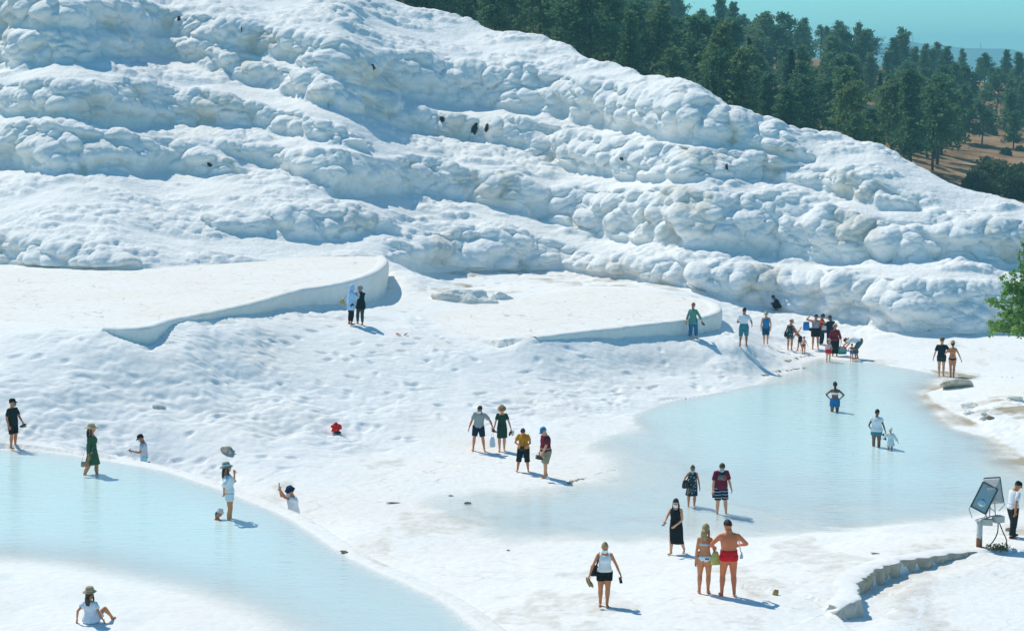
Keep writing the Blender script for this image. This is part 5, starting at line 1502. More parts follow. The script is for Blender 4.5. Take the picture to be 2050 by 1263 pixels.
# 4 woman in white
p = wp(459, 1039, WATER_L); h = tall(p, 459, 923) * .985
J = person('woman in white shirt and white shorts with green-grey hat standing in the pool', p, h, -72, 'f', 'tan', head=(-2, 0), lean=-5, lf=(-.06, .02, .042), rf=(.05, -.03, .042), lh=(-.05, .10, .80), lpole=(-.3, .2, -1), rh=(.15, -.10, .56), rpole=(1, -.5, .3), wear=(('shirt', white, dict(sleeve=1.15, hem=.02, loose=.03)), ('shorts', W_('white_shorts', (.70, .78, .82)), dict(leg=.42, loose=.014))), hair=('long', 'brown'), hat=('straw', (.22, .30, .26), (.75, .75, .7), .8), glasses=True, seed=4)
# 5 child in the water
p = wp(432, 1040, WATER_L)
p.z = WATER_L - .93
J = person('child in red swimsuit and white sun hat sitting neck-deep in the pool', p, 1.22, -60, 'f', 'tan', kid=True, head=(8, 0), pel=(0, 0, .0), lean=10, lh=(-.10, .28, .74), rh=(.12, .26, .72), lf=(-.06, .30, .22), rf=(.06, .26, .22), wear=(('band', red, dict(t0=-.05, t1=.25, loose=.008, name='swimsuit')),), hair=('pony', 'brown'), hat=('bucket', (.72, .76, .76)), seed=5)
# 6 man photographing behind the rim
p = dp(584, 57.3)
J = person('man in white shirt and dark blue hat photographing with a raised phone', p, 1.78, 112, 'm', 'tan', lean=10, side=-14, twist=10, head=(8, 0), lh=(-.02, .20, .87), rh=(.10, .18, .86), lpole=(-.8, 0, -.8), rpole=(.8, 0, -.8), pel=(0, -.02, -.03), rcurl=1.0, lcurl=1.0, wear=(('shirt', white, dict(sleeve=.6, hem=-.05, loose=.03)), ('shorts', black, dict(leg=.8))), hair=('short', 'black'), hat=('fedora', (.015, .04, .09), (.02, .03, .05)), mask=(.72, .72, .74), seed=6)
phone(J.to_w((J.lhand + J.rhand) / 2 + Vector((0, .02, .07))), R(112), 0, 'black phone held up by the man in dark blue hat')
# 7 girl sitting at the bottom left
p = gp(182, 1246); p.z = max(p.z, WATER_L) - 0.0
J = person('girl in white dress and straw hat sitting at the pool edge', p, 1.42, -12, 'f', 'tan', kid=True, pel=(0, 0, -.455), lean=-4, head=(2, -12), lf=(-.14, .30, .03), rf=(.24, .28, .03), lh=(-.19, -.10, .075), rh=(.20, .02, .055), knee=(.35, .25, 1), lcurl=.2, rcurl=.2, wear=(('shirt', W_('white_dress', (.72, .76, .84)), dict(sleeve=.55, hem=-.06, loose=.03, flare=1.4, name='dress')), ('shorts', W_('white_dress', (.72, .76, .84)), dict(leg=.62, loose=.03, name='skirt'))), hair=('long', 'brown'), hat=('fedora', (.42, .31, .18), (.6, .48, .3), 1.1), seed=7)
# 8, 9 two women by the upper terrace
p = gp(702, 650); h = tall(p, 702, 568) * .99
J = person('woman in pale blue hooded coat and black trousers holding phone by terrace wall', p, h, -58, 'f', 'brown', head=(12, 0), lean=4, lh=(-.02, .20, .70), rh=(.08, .20, .78), lpole=(-.5, -.2, -1), rpole=(.6, -.2, -1), wear=(('trousers', black, dict(leg=1.8, loose=.008)), ('coat', lblue, dict(sleeve=1.8, skirt=.36, sk=1.05, loose=.02))), hair=None, hat=('hood', (.42, .62, .86)), seed=8)
bag(J.to_w(Vector((-.16, -.14, .55)) * h), R(-30), (.26, .12, .26), wicker, 'round wicker bag on the back of the woman in pale blue', strap=[J.to_w(Vector((-.14, -.12, .60)) * h), J.to_w(J.ls + Vector((.03, -.04, .05))), J.to_w(J.ls + Vector((.05, .07, -.05))), J.to_w(Vector((-.10, .06, .60)) * h)], strap_mat=black, soft=.4)
p = gp(723, 650); h = tall(p, 723, 569) * .985
J = person('woman in black coat, grey leggings and grey sun hat beside terrace wall', p, h, 150, 'f', 'tan', head=(14, 10), lean=2, lf=(-.06, .03, .042), rf=(.12, -.02, .042), lh=(-.05, .16, .80), rh=(.06, .20, .74), wear=(('leggings', charcoal, dict(leg=1.85, loose=.006)), ('coat', black, dict(sleeve=1.7, skirt=.40, sk=1.12, loose=.025)), ('scarf', black)), hair=('bob', 'black'), hat=('bucket', (.34, .34, .38)), glasses=True, seed=9)
phone(J.to_w(J.rhand) + Vector((0, -.03, .05)), R(150), .2, 'white phone held between the two women by the terrace wall', (.8, .8, .8))
# 10 man in grey striped tee
p = gp(958, 902); h = tall(p, 958, 811) * 1.05
J = person('man in grey striped T-shirt and dark shorts leaning aside carrying sandals', p, h, 176, 'm', 'tan', lean=10, side=-8, head=(24, -20), lf=(-.12, 0, .042), rf=(.11, .02, .042), lh=(-.30, .10, .52), rh=(.20, .08, .46), lcurl=1.1, wear=(('shirt', heather, dict(sleeve=.7, hem=-.02, loose=.02)), ('shorts', navy, dict(leg=.85, loose=.022))), hair=('short', 'black'), mask=(.76, .76, .74), glasses=True, seed=10)
hw = J.to_w(J.lhand)
pair(hw + Vector((.04, -.02, 0)), R(60), brown_s, (.06, .03, .02), 'brown leather sandal held by the man in grey striped T-shirt', 'sandals of the man in grey stripes', tilt=.5)
bag(hw + Vector((-.01, .02, -.44)), R(20), (.20, .12, .36), plain('thin_plastic', (.70, .76, .82), rough=.35, vary=.1, scale=14, bump=.8, bscale=20), 'white plastic carrier bag hanging beside the man in grey striped T-shirt', strap=[hw + Vector((-.05, .02, -.27)), hw + Vector((0, .02, -.05)), hw + Vector((.04, .02, -.27))], name='plastic_bag', soft=.5)
# 11 woman in dark green dress
p = gp(1005, 902); h = tall(p, 1005, 809) * 1.0
J = person('woman in dark green dress and brown straw hat carrying shoes', p, h, 178, 'f', 'light', head=(28, 0), lf=(-.045, -.02, .042), rf=(.05, .06, .042), lh=(-.20, .04, .46), rh=(.17, .02, .47), lcurl=1.0, wear=(('dress', dgreen, dict(sleeve=.62, skirt=.29, sk=1.04, loose=.014)),), hair=('short', 'brown'), hat=('straw', (.40, .24, .11), (.2, .1, .05), .82), seed=11)
hw = J.to_w(J.lhand)
sandal(hw + Vector((-.02, -.02, -.05)), R(-30), .7, .2, brown_s, brown_s, 'brown shoe held by the woman in dark green dress', shoe=True)
sandal(hw + Vector((.07, 0, -.06)), R(20), -.9, .2, (.55, .50, .42), (.66, .62, .52), 'cream shoe held by the woman in dark green dress', shoe=True)
# 12 woman in mustard
p = gp(1048, 943); h = tall(p, 1050, 853) * 1.03
J = person('woman in mustard T-shirt and black cropped trousers fiddling with a camera', p, h, 172, 'f', 'tan', build=1.08, belly=.4, lean=6, head=(44, 0), lf=(-.10, .0, .042), rf=(.12, .06, .042), lh=(-.06, .17, .56), rh=(.06, .17, .58), lpole=(-1, -.2, -.3), rpole=(1, -.2, -.3), wear=(('shirt', yellow, dict(sleeve=.65, hem=-.02, loose=.022)), ('shorts', black, dict(leg=1.25, loose=.022, name='trousers'))), hair=('short', 'brown'), seed=12)
bag(J.to_w(Vector((0, .21, .535)) * h), R(172), (.17, .10, .15), plain('black_case', (.015, .015, .017), rough=.5), 'black and white camera pouch in the hands of the woman in mustard', strap=[J.to_w(Vector((-.04, .21, .56)) * h), J.to_w(J.ls * .5 + J.rs * .5 + Vector((-.06, .09, .0))), J.to_w(J.ls * .5 + J.rs * .5 + Vector((.06, .09, .0))), J.to_w(Vector((.04, .21, .56)) * h)], flap=plain('white_patch', (.7, .7, .7)), name='camera_pouch', cat='pouch', sr=.005)
# 13 older man
p = gp(1094, 955); h = tall(p, 1092, 854) * 1.02
J = person('older man in maroon T-shirt, khaki shorts and blue cap holding dark shoes', p, h, 118, 'm', 'light', build=1.05, belly=.7, lean=5, head=(22, 10), lf=(-.04, .06, .042), rf=(.06, -.03, .042), lh=(-.14, .18, .48), rh=(.15, .06, .47), lcurl=1.0, wear=(('shirt', maroon, dict(sleeve=.75, hem=-.04, loose=.025)), ('shorts', khaki, dict(leg=.98, loose=.028))), hair=('short', 'grey'), hat=('cap', (.05, .20, .34)), seed=13)
pair(J.to_w(J.lhand) + Vector((-.05, -.02, -.02)), R(70), (.05, .045, .04), (.10, .09, .08), 'dark shoe held by the older man in maroon T-shirt', 'shoes of the older man', tilt=.5, L=.29, shoe=True)
# 14 woman in floral dress walking
p = gp(1386, 1016); h = tall(p, 1390, 926) * .99
J = person('woman in navy floral dress with blue mask and hair bun walking', p, h, 174, 'f', 'tan', head=(26, 0), lean=4, lf=(-.04, .0, .042), rf=(.085, .10, .085, 30), rh=(.17, .09, .56), lh=(-.16, .02, .45), wear=(('dress', floral, dict(skirt=.30, sk=1.12, loose=.018, wave=.08)),), hair=('bun', 'lbrown'), mask=(.20, .62, .75), glasses=True, seed=14)
bag(J.to_w(Vector((.155, .10, .55)) * h), R(30), (.22, .13, .26), plain('dark_bag', (.03, .035, .035), vary=.3), 'dark backpack clutched under the arm of the woman in floral dress with hair bun', strap=[J.to_w(Vector((.13, .08, .62)) * h), J.to_w(J.rs + Vector((-.04, .07, .0))), J.to_w(J.rs + Vector((-.05, 0, .05))), J.to_w(J.rs + Vector((-.03, -.09, -.1))), J.to_w(Vector((.14, .02, .58)) * h)], name='backpack', sr=.014)
# 15 man in maroon
p = gp(1442, 1032); h = tall(p, 1438, 923) * 1.03
J = person('man in maroon T-shirt and black striped shorts looking down, blue mask', p, h, 196, 'm', 'light', build=1.02, belly=.6, lean=5, head=(38, -12), lf=(-.10, .02, .042), rf=(.06, .0, .042), lh=(-.20, .03, .44), rh=(.17, .05, .46), lcurl=.9, wear=(('shirt', maroon, dict(sleeve=.8, hem=-.05, loose=.025)), ('shorts', stripy, dict(leg=.92, loose=.024))), hair=('short', 'brown'), mask=(.20, .62, .78), seed=15)
bag(J.to_w(Vector((.05, .135, .71)) * h), R(196), (.20, .08, .14), plain('grey_pouch', (.14, .15, .16), vary=.3), 'grey crossbody pouch on the chest of the man in striped shorts', strap=[J.to_w(Vector((.10, .11, .68)) * h), J.to_w(Vector((-.02, .11, .78)) * h), J.to_w(J.ls + Vector((.09, .03, .07))), J.to_w(J.ls + Vector((.10, -.08, .0)))], strap_mat=black, name='crossbody_pouch', cat='pouch', sr=.014)
MB().lathe(Vector((-.005, .128, .70)) * h, (Vector((1, 0, 0)), Vector((0, 0, 1)), Vector((0, 1, 0))), [(.085, 0), (.085, .006), (.055, .008), (.055, 0)], 20).obj('chest_print', plain('orange_print', (.40, .12, .02)), J.root)
phone(J.to_w(J.rhand) + Vector((0, -.02, -.03)), R(190), .3, 'dark phone in the hand of the man in striped shorts')
# 16 woman in black dress
p = gp(1353, 1109); h = tall(p, 1355, 994)
J = person('woman in long black dress with long dark hair and white mask', p, h, 152, 'f', 'light', build=1.06, head=(20, 10), lf=(-.10, -.12, .075, 35), rf=(.05, .10, .042), rh=(.13, .20, .58), lh=(-.06, .15, .54), lpole=(-1, -.3, -.4), wear=(('dress', black, dict(skirt=.20, sk=.98, loose=.02, wave=.06)),), hair=('long', 'black'), mask=(.78, .80, .82), seed=16)
phone(J.to_w(J.rhand) + Vector((-.02, -.02, .02)), R(120), 1.0, 'dark phone in the hand of the woman in long black dress')
# 17 woman in bikini
p = gp(1410, 1188); h = tall(p, 1409, 1046) * .995
J = person('woman with long blond hair in leaf-print bikini standing with her back turned', p, h, -6, 'f', 'tan', build=.94, head=(14, -20), lf=(-.07, 0, .042), rf=(.05, .0, .042), lh=(-.13, .0, .44), rh=(.17, .08, .44), wear=(('band', W_('bikini_white', (.45, .55, .62)), dict(t0=.165, t1=.195, loose=.007, name='bikini_top')), ('briefs', leafy, dict(loose=.009, top=.018, name='bikini_bottom'))), hair=('long', 'blond'), seed=17)
# 18 man in red trunks
p = gp(1458, 1193); h = tall(p, 1456, 1038) * 1.0
J = person('bare-backed man in red swim trunks with short dark hair', p, h, 4, 'm', 'red', build=1.12, belly=.2, head=(20, 20), lf=(-.085, 0, .042), rf=(.075, .0, .042), lh=(-.17, .16, .60), lpole=(-1, -.6, -.3), rh=(.17, .16, .62), rpole=(1, -.6, -.3), wear=(('briefs', red, dict(loose=.012, top=.07, leg=.18, name='swim_trunks')),), hair=('short', 'black'), seed=18)
bag(J.to_w(Vector((-.155, .10, .47)) * h), R(10), (.24, .10, .34), plain('yellow_green_plastic', (.52, .56, .16), rough=.5, vary=.2), 'yellow-green plastic bag hanging between bikini woman and man in red trunks', strap=[J.to_w(Vector((-.17, .10, .52)) * h), J.to_w(J.lhand), J.to_w(Vector((-.13, .12, .52)) * h)], soft=.5)
bag(J.to_w(Vector((.165, .02, .52)) * h), R(80), (.16, .08, .15), plain('white_blue_pouch', (.55, .62, .66), vary=.3, scale=20), 'small white shoulder bag at the hip of the man in red trunks', strap=[J.to_w(Vector((.155, .0, .56)) * h), J.to_w(J.rs + Vector((.03, -.06, -.12))), J.to_w(J.rs + Vector((.0, .0, .065))), J.to_w(J.rs + Vector((.03, .08, -.12))), J.to_w(Vector((.16, .05, .56)) * h)], strap_mat=plain('white_strap', (.7, .7, .68)), sr=.010)
# 19 woman in white vest
p = gp(1210, 1212); h = tall(p, 1210, 1080)
J = person('woman in white vest and black shorts with white mask walking towards us', p, h, 180, 'f', 'tan', build=1.08, head=(24, 0), lean=2, lf=(-.035, .06, .042), rf=(.06, -.02, .042), rh=(.23, .05, .47), lh=(-.23, .05, .49), rcurl=1.0, wear=(('tank', white, dict(hem=.0, loose=.012)), ('shorts', black, dict(leg=.52, loose=.014))), hair=('bun', 'blond'), mask=(.80, .80, .80), seed=19)
MB().tube([J.lw + Vector((-.028, 0, .01)), J.lw + Vector((0, .028, .01)), J.lw + Vector((.028, 0, .01)), J.lw + Vector((0, -.028, .01)), J.lw + Vector((-.028, 0, .01))], [.006] * 5, 6).obj('watch', plain('gold', (.6, .42, .12), metal=.8, rough=.3), J.root)
pair(J.to_w(J.rhand) + Vector((-.03, -.02, -.06)), R(30), (.30, .20, .09), gold_s, 'golden trainer held by the woman in white vest', 'trainers of the woman in white vest', tilt=.9, L=.27, shoe=True)
phone(J.to_w(J.lhand) + Vector((.0, -.01, -.04)), R(200), .5, 'black phone in the hand of the woman in white vest')
bag(J.to_w(Vector((.15, -.06, .52)) * h), R(20), (.22, .12, .26), plain('black_case', (.015, .015, .017), rough=.5), 'black bag behind the hip of the woman in white vest', strap=[J.to_w(Vector((.12, -.06, .60)) * h), J.to_w(J.rs + Vector((-.04, -.08, .0))), J.to_w(J.rs + Vector((-.03, .0, .055))), J.to_w(J.rs + Vector((-.02, .08, -.05))), J.to_w(Vector((.13, .03, .58)) * h)], sr=.016)
# 20 woman in teal tunic
p = gp(1387, 679); h = tall(p, 1387, 605)
J = person('woman in teal tunic, jeans and brown headscarf walking beside the lower terrace', p, h, -25, 'f', 'light', head=(6, 0), lf=(-.05, -.10, .055, 20), rf=(.05, .13, .042), lh=(-.18, -.02, .46), rh=(.24, .10, .47), wear=(('trousers', W_('blue_jeans', (.03, .15, .30)), dict(leg=1.85, loose=.02, flare=.6)), ('shirt', teal, dict(sleeve=1.6, hem=-.06, skirt=.42, sk=1.1, loose=.025, name='tunic'))), hair=('pony', 'lbrown'), hat=('swim', (.40, .20, .12)), seed=20)
pair(J.to_w(J.rhand), R(10), dark_s, (.3, .22, .12), 'dark sandal held by the woman in teal tunic', 'sandals of the woman in teal', tilt=.6)
# 21 man in white tee
p = gp(1489, 694); h = tall(p, 1488, 615)
J = person('man in white T-shirt and teal denim shorts stepping forward', p, h, -12, 'm', 'brown', head=(4, -20), lf=(-.08, -.16, .11, 50), rf=(.06, .05, .042), lh=(-.12, .14, .60), rh=(.19, .10, .55), wear=(('shirt', white, dict(sleeve=.7, hem=-.05, loose=.015)), ('shorts', W_('teal_denim', (.05, .22, .28)), dict(leg=.98, loose=.02))), hair=('short', 'black'), seed=21)
# 22 man in blue tank
p = gp(1533, 689); h = tall(p, 1533, 622) * .99
J = person('man in blue sleeveless shirt, dark blue shorts and pale hat walking away', p, h, -4, 'm', 'light', head=(10, 0), lf=(-.06, -.13, .06, 40), rf=(.05, .03, .042), wear=(('tank', blue, dict(hem=-.03, loose=.02)), ('shorts', W_('dark_teal', (.02, .08, .15)), dict(leg=.95, loose=.015))), hair=('short', 'brown'), hat=('bucket', (.48, .46, .34)), seed=22)
# 23 woman floral with hat
p = gp(1581, 701); h = tall(p, 1582, 641) * 1.05
J = person('woman in short floral dress and white sun hat looking down at a boy', p, h, -28, 'f', 'tan', head=(35, -10), lean=7, rh=(.22, .16, .52), lh=(-.16, .03, .46), wear=(('dress', floral, dict(skirt=.36, sk=1.05, loose=.014)),), hair=('short', 'brown'), hat=('straw', (.62, .60, .50), (.45, .42, .3), .75), seed=23)
bag(J.to_w(Vector((-.14, -.02, .52)) * h), R(60), (.22, .10, .28), plain('black_case', (.015, .015, .017), rough=.5), 'black bag at the side of the woman in short floral dress and sun hat', strap=[J.to_w(Vector((-.13, -.03, .58)) * h), J.to_w(J.ls + Vector((.02, 0, .05))), J.to_w(Vector((-.13, .03, .58)) * h)], sr=.012)
phone(J.to_w(J.rhand), R(-28), .8, 'phone in the hand of the woman in short floral dress and sun hat')
# 24 boy bending
p = gp(1602, 703)
J = person('bare-chested boy in blue cap bending and throwing one arm up', p, 1.22, 78, 'm', 'tan', kid=True, lean=42, side=8, head=(10, 0), lh=(-.22, .34, .42), rh=(.42, .02, .86), rpole=(.3, -1, 0), lf=(-.07, .10, .042), rf=(.08, -.08, .042), wear=(('shorts', W_('dark_trunks', (.03, .03, .04)), dict(leg=.6, name='swim_trunks')),), hair=('short', 'black'), hat=('cap', (.05, .16, .45)), seed=24)
# 25 toddler pink cap
p = gp(1609, 709)
J = person('toddler in pink swim cap and pink swimsuit standing with her back to us', p, .84, -10, 'f', 'tan', kid=True, head=(10, 0), lean=5, lh=(-.18, .05, .52), rh=(.24, .03, .42), wear=(('band', pinkl, dict(t0=.06, t1=.24, name='swim_top')), ('briefs', W_('plum', (.16, .06, .08)), dict(top=.04, name='swim_bottom'))), hair=None, hat=('swim', (.80, .10, .22)), seed=25)
# 26 man with bags
p = gp(1632, 698); h = tall(p, 1632, 627) * 1.0
J = person('man in grey vest and black shorts loaded with bags, one hand at his head', p, h, 172, 'm', 'tan', head=(20, 15), rh=(.17, .12, .93), rpole=(1, .2, .1), lh=(-.20, .10, .64), lpole=(-1, -.3, .1), lf=(-.075, 0, .042), rf=(.07, .02, .042), wear=(('tank', greyc, dict(hem=-.04, loose=.02)), ('shorts', black, dict(leg=.72, loose=.028))), hair=('short', 'black'), glasses=True, seed=26)
bag(J.to_w(Vector((.26, .06, .64)) * h), R(15), (.32, .16, .42), plain('bright_blue_nylon', (.02, .22, .62), rough=.5, vary=.15), 'bright blue tote bag hanging from the arm of the man in grey vest', strap=[J.to_w(Vector((.24, .06, .74)) * h), J.to_w(J.re + Vector((0, 0, .04))), J.to_w(Vector((.29, .06, .74)) * h)], name='tote_bag', soft=.1)
bag(J.to_w(Vector((-.24, .06, .58)) * h), R(-20), (.32, .16, .42), plain('navy_nylon', (.02, .03, .06), rough=.6, vary=.2), 'dark navy bag hanging from the bent arm of the man in grey vest', strap=[J.to_w(Vector((-.22, .06, .68)) * h), J.to_w(J.le + Vector((0, 0, .04))), J.to_w(Vector((-.26, .06, .68)) * h)], name='tote_bag', soft=.2, flap=plain('white_patch', (.7, .7, .7)))
bag(J.to_w(Vector((.135, .07, .55)) * h), R(172), (.16, .08, .15), plain('black_case', (.015, .015, .017), rough=.5), 'small black crossbody bag on the hip of the man in grey vest', strap=[J.to_w(Vector((.13, .08, .58)) * h), J.to_w(Vector((.02, .12, .70)) * h), J.to_w(J.ls + Vector((.08, .03, .06)))], name='crossbody_pouch', sr=.008)
# 27, 28 couple behind
p = gp(1652, 695); h = tall(p, 1654, 629)
J = person('person in red T-shirt half hidden behind the man in navy', p + Vector((-.1, .6, .0)), h * .99, -120, 'f', 'brown', head=(20, 0), lh=(-.10, .20, .60), rh=(.12, .20, .58), wear=(('shirt', red, dict(sleeve=.8, hem=-.05)), ('trousers', navy, dict(leg=1.9, loose=.015))), hair=('bob', 'black'), seed=27)
p = gp(1662, 698); h = tall(p, 1663, 630)
J = person('man in navy T-shirt and dark trousers standing behind the woman in red', p, h, 25, 'm', 'dark', head=(15, 20), lh=(-.15, .16, .58), wear=(('shirt', navy, dict(sleeve=.8, hem=-.05, loose=.022)), ('trousers', W_('dark_denim', (.02, .035, .06)), dict(leg=1.9, loose=.018))), hair=('short', 'black'), seed=28)
# 29 woman in red
p = gp(1671, 713); h = tall(p, 1671, 650) * 1.04
J = person('woman in dark red shirt, black trousers and cream sun hat carrying a bag', p, h, -4, 'f', 'tan', build=1.08, head=(26, -8), lean=5, rh=(.19, .02, .46), lh=(-.16, .08, .48), rcurl=1.0, wear=(('trousers', black, dict(leg=1.85, loose=.03, flare=.9)), ('shirt', dred, dict(sleeve=1.6, hem=-.06, loose=.028)),), hair=('short', 'brown'), hat=('straw', (.66, .60, .46), (.4, .34, .22), .72), seed=29)
hw = J.to_w(J.rhand)
bag(hw + Vector((.06, -.04, -.36)), R(5), (.42, .16, .36), pattern_mat('colourful_print', (.05, .32, .14), [(.06, .25, .40)], 9, .42), 'green and blue printed shopping bag carried by the woman in dark red shirt', name='shopping_bag', soft=.05, flap=pattern_mat('bag_picture', (.16, .40, .52), [(.55, .40, .12)], 22, .35))
# 30 girl pink cap
p = gp(1658, 727); h = tall(p, 1659, 680) * 1.02
J = person('little girl in pale pink cap and red swim skirt walking into the water', p, h, -20, 'f', 'fair', kid=True, head=(10, -30), lf=(-.05, -.10, .06, 30), rf=(.05, .04, .042), lh=(-.12, .06, .48), rh=(.12, .10, .56), wear=(('band', pinkl, dict(t0=.02, t1=.25, name='swimsuit')), ('shorts', red, dict(leg=.35, loose=.02, name='swim_skirt'))), hair=('pony', 'lbrown'), hat=('cap', (.70, .42, .48)), seed=30)
# 31 father bending, 32 toddler
p = gp(1714, 719)
J = person('man in white T-shirt and teal trousers bending over a toddler', p, 1.76, 70, 'm', 'tan', lean=82, pel=(0, -.10, -.035), head=(25, 0), lf=(-.09, .0, .042), rf=(.09, -.02, .042), lh=(-.13, .34, .34), rh=(.10, .30, .30), lpole=(-.6, -.5, .6), rpole=(.6, -.5, .6), wear=(('shirt', white, dict(sleeve=.75, hem=-.02, loose=.022)), ('trousers', W_('teal_trousers', (.06, .14, .15)), dict(leg=1.5, loose=.022))), hair=('short', 'black'), seed=31)
p = gp(1705, 722)
J = person('toddler in blue swim trunks held by the bending man', p, .80, -15, 'm', 'tan', kid=True, head=(-5, 0), lh=(-.20, .02, .66), rh=(.26, .04, .62), wear=(('briefs', W_('bright_blue', (.02, .15, .50)), dict(top=.05, leg=.3, name='swim_trunks')), ('band', W_('dark_teal', (.02, .08, .15)), dict(t0=.19, t1=.26, name='swim_vest'))), hair=('short', 'brown'), seed=32)
# 33, 34 couple at right
p = wp(1884, 752, 0.0); h = tall(p, 1885, 675)
J = person('man in black T-shirt, dark shorts and straw trilby walking with a woman', p, h, -14, 'm', 'light', head=(2, -25), lf=(-.05, -.06, .042), rf=(.05, .06, .042), lh=(-.20, .02, .46), rh=(.17, .10, .62), wear=(('shirt', W_('black_tee', (.012, .018, .03)), dict(sleeve=.75, hem=-.06, loose=.018)), ('shorts', W_('dark_green_trunks', (.015, .04, .035)), dict(leg=.50, loose=.014))), hair=('short', 'lbrown'), hat=('fedora', (.35, .25, .13), (.06, .05, .04)), seed=33)
p = wp(1906, 754, 0.0); h = tall(p, 1908, 682)
J = person('woman in black bikini and straw hat walking arm in arm with a man', p, h, -8, 'f', 'tan', head=(10, 5), lf=(-.03, .06, .042), rf=(.03, -.06, .042), lh=(-.20, .10, .60), rh=(.24, .0, .46), wear=(('briefs', black, dict(top=-.008, name='bikini_bottom')), ('band', W_('bikini_strap', (.30, .14, .08)), dict(t0=.178, t1=.188, loose=.005, name='bikini_strap'))), hair=('bob', 'black'), hat=('straw', (.45, .32, .18), None, .62), seed=34)
MB().ell((0, -.066 * h, .60 * h), (Vector((.010 * h, 0, 0)), Vector((0, .008 * h, 0)), Vector((0, 0, .022 * h))), 8, 6).obj('tattoo', plain('tattoo_ink', (.03, .035, .05)), J.root)
# 35 woman hands on hips in the pool
p = wp(1671, 824, 0.0); h = tall(p, 1672, 763)
J = person('woman in white bandeau and blue shorts, hands on hips in the pool', p, h, -10, 'f', 'dark', head=(2, 15), lf=(-.07, -.02, .042), rf=(.06, .02, .042), lh=(-.125, -.01, .58), rh=(.125, -.01, .58), lpole=(-1, -.6, .1), rpole=(1, -.6, .1), wear=(('band', white, dict(t0=.155, t1=.205, loose=.008, name='bandeau')), ('shorts', W_('royal_blue', (.02, .16, .36)), dict(leg=.5, loose=.018))), hair=('pony', 'black'), seed=35)
# 36 woman and toddler in the pool
p = wp(1754, 894, 0.0); h = tall(p, 1754, 818)
J = person('woman in loose white top and denim shorts leading a toddler through the pool', p, h, -14, 'f', 'dark', build=1.05, head=(10, -15), lf=(-.06, .05, .042), rf=(.06, -.02, .042), rh=(.20, .06, .46), lh=(-.15, .10, .55), rcurl=1.0, wear=(('shirt', white, dict(sleeve=.35, hem=-.03, loose=.04, flare=.8)), ('shorts', W_('teal_denim', (.05, .22, .28)), dict(leg=.4, loose=.02))), hair=('short', 'black'), seed=36)
pair(J.to_w(J.rhand) + Vector((-.06, .0, -.06)), R(0), (.03, .08, .10), (.03, .08, .10), 'dark blue sandal held by the woman leading a toddler', 'sandals of the woman with toddler', tilt=1.0)
p = wp(1782, 900, 0.0); h = tall(p, 1783, 857)
J = person('toddler in white hooded robe and white cap wading in the pool', p, h, -8, 'f', 'tan', kid=True, head=(5, 0), lh=(-.30, .02, .62), rh=(.30, .02, .46), wear=(('shirt', W_('white_gauze', (.68, .74, .74)), dict(sleeve=1.8, hem=-.06, skirt=.36, sk=1.35, loose=.03, name='robe')),), hair=None, hat=('swim', (.72, .76, .76)), seed=37)
# 38 attendant at the right edge
p = gp(2026, 1076); h = tall(p, 2032, 964) * 1.03
J = person('attendant in white shirt, black trousers and black cap at the right edge', p, h, -68, 'm', 'tan', head=(26, 0), lean=7, lf=(-.05, .06, .042), rf=(.06, -.06, .042), lh=(-.16, .18, .46), rh=(.20, -.10, .47), wear=(('shirt', white, dict(sleeve=.75, hem=-.03, loose=.022)), ('trousers', W_('black_trousers', (.02, .026, .026)), dict(leg=1.95, loose=.024))), hair=('short', 'black'), hat=('cap', (.014, .016, .018)), seed=38)
for q, A in ((-1, J.la), (1, J.ra)):
    MB().ell(A + Vector((0, .05, -.035)), (Vector((.045, 0, 0)), Vector((0, .135, 0)), Vector((0, 0, .045))), 12, 8, zlo=-.6).obj('shoe', plain('black_shoe', (.012, .011, .010), rough=.4), J.root)
# 39 dark figure crouching at the foot of the cliff
p = gp(1560, 622)
J = person('figure in black crouching at the foot of the white cliff', p, 1.5, 70, 'm', 'dark', pel=(0, 0, -.38), lean=30, head=(10, 0), lf=(-.06, .12, .042), rf=(.06, .10, .042), lh=(-.1, .25, .25), rh=(.1, .25, .25), wear=(('shirt', black, dict(sleeve=1.7)), ('trousers', black, dict(leg=1.8))), hair=('short', 'black'), seed=39)
finish_people()
# ================================================================== loose things
def rock_mesh(seed, sx, sy, sz, rough=.25, sub=3):
    bm = bmesh.new(); bmesh.ops.create_icosphere(bm, subdivisions=sub, radius=1.0)
    P = np.array([v.co[:] for v in bm.verts])
    n = 1 + rough * vnoise(P[:, 0] * 1.3 + seed, P[:, 1] * 1.3, P[:, 2] * 1.3, seed) + rough * .5 * vnoise(P[:, 0] * 3.1 + seed, P[:, 1] * 3.1, P[:, 2] * 3.1, seed + 1)
    # a few flat facets
    rr = np.random.default_rng(seed)
    for _ in range(7):
        d = rr.normal(size=3); d /= np.linalg.norm(d); t = P @ d; n = np.where(t * n > .72, .72 / np.maximum(t, .2), n)
    P = P * n[:, None] * np.array([sx, sy, sz])
    for v, p in zip(bm.verts, P): v.co = p
    me = bpy.data.meshes.new('rock'); bm.to_mesh(me); bm.free()
    return me
M_grey = plain('grey_limestone', (0.30, 0.29, 0.25), vary=.45, scale=6, bump=1.0, bscale=25)
M_pale = plain('pale_limestone', (0.62, 0.60, 0.54), vary=.25, scale=6, bump=.8, bscale=22)
M_brown = plain('brown_crust', (0.26, 0.21, 0.15), vary=.5, scale=9, bump=1.0, bscale=30)
def rock(px, py, size, mat, label, seed, rz=0, tilt=0, sink=.35, name='rock'):
    p = gp(px, py); o = link(name, rock_mesh(seed, size[0] / 2, size[1] / 2, size[2] / 2, .5 if size[0] > .55 else .3, 4 if size[0] > .55 else 3), mat)
    o.location = p + Vector((0, 0, size[2] * (.5 - sink))); o.rotation_euler = (tilt, R(8), rz)
    return tag(o, label, 'rock')
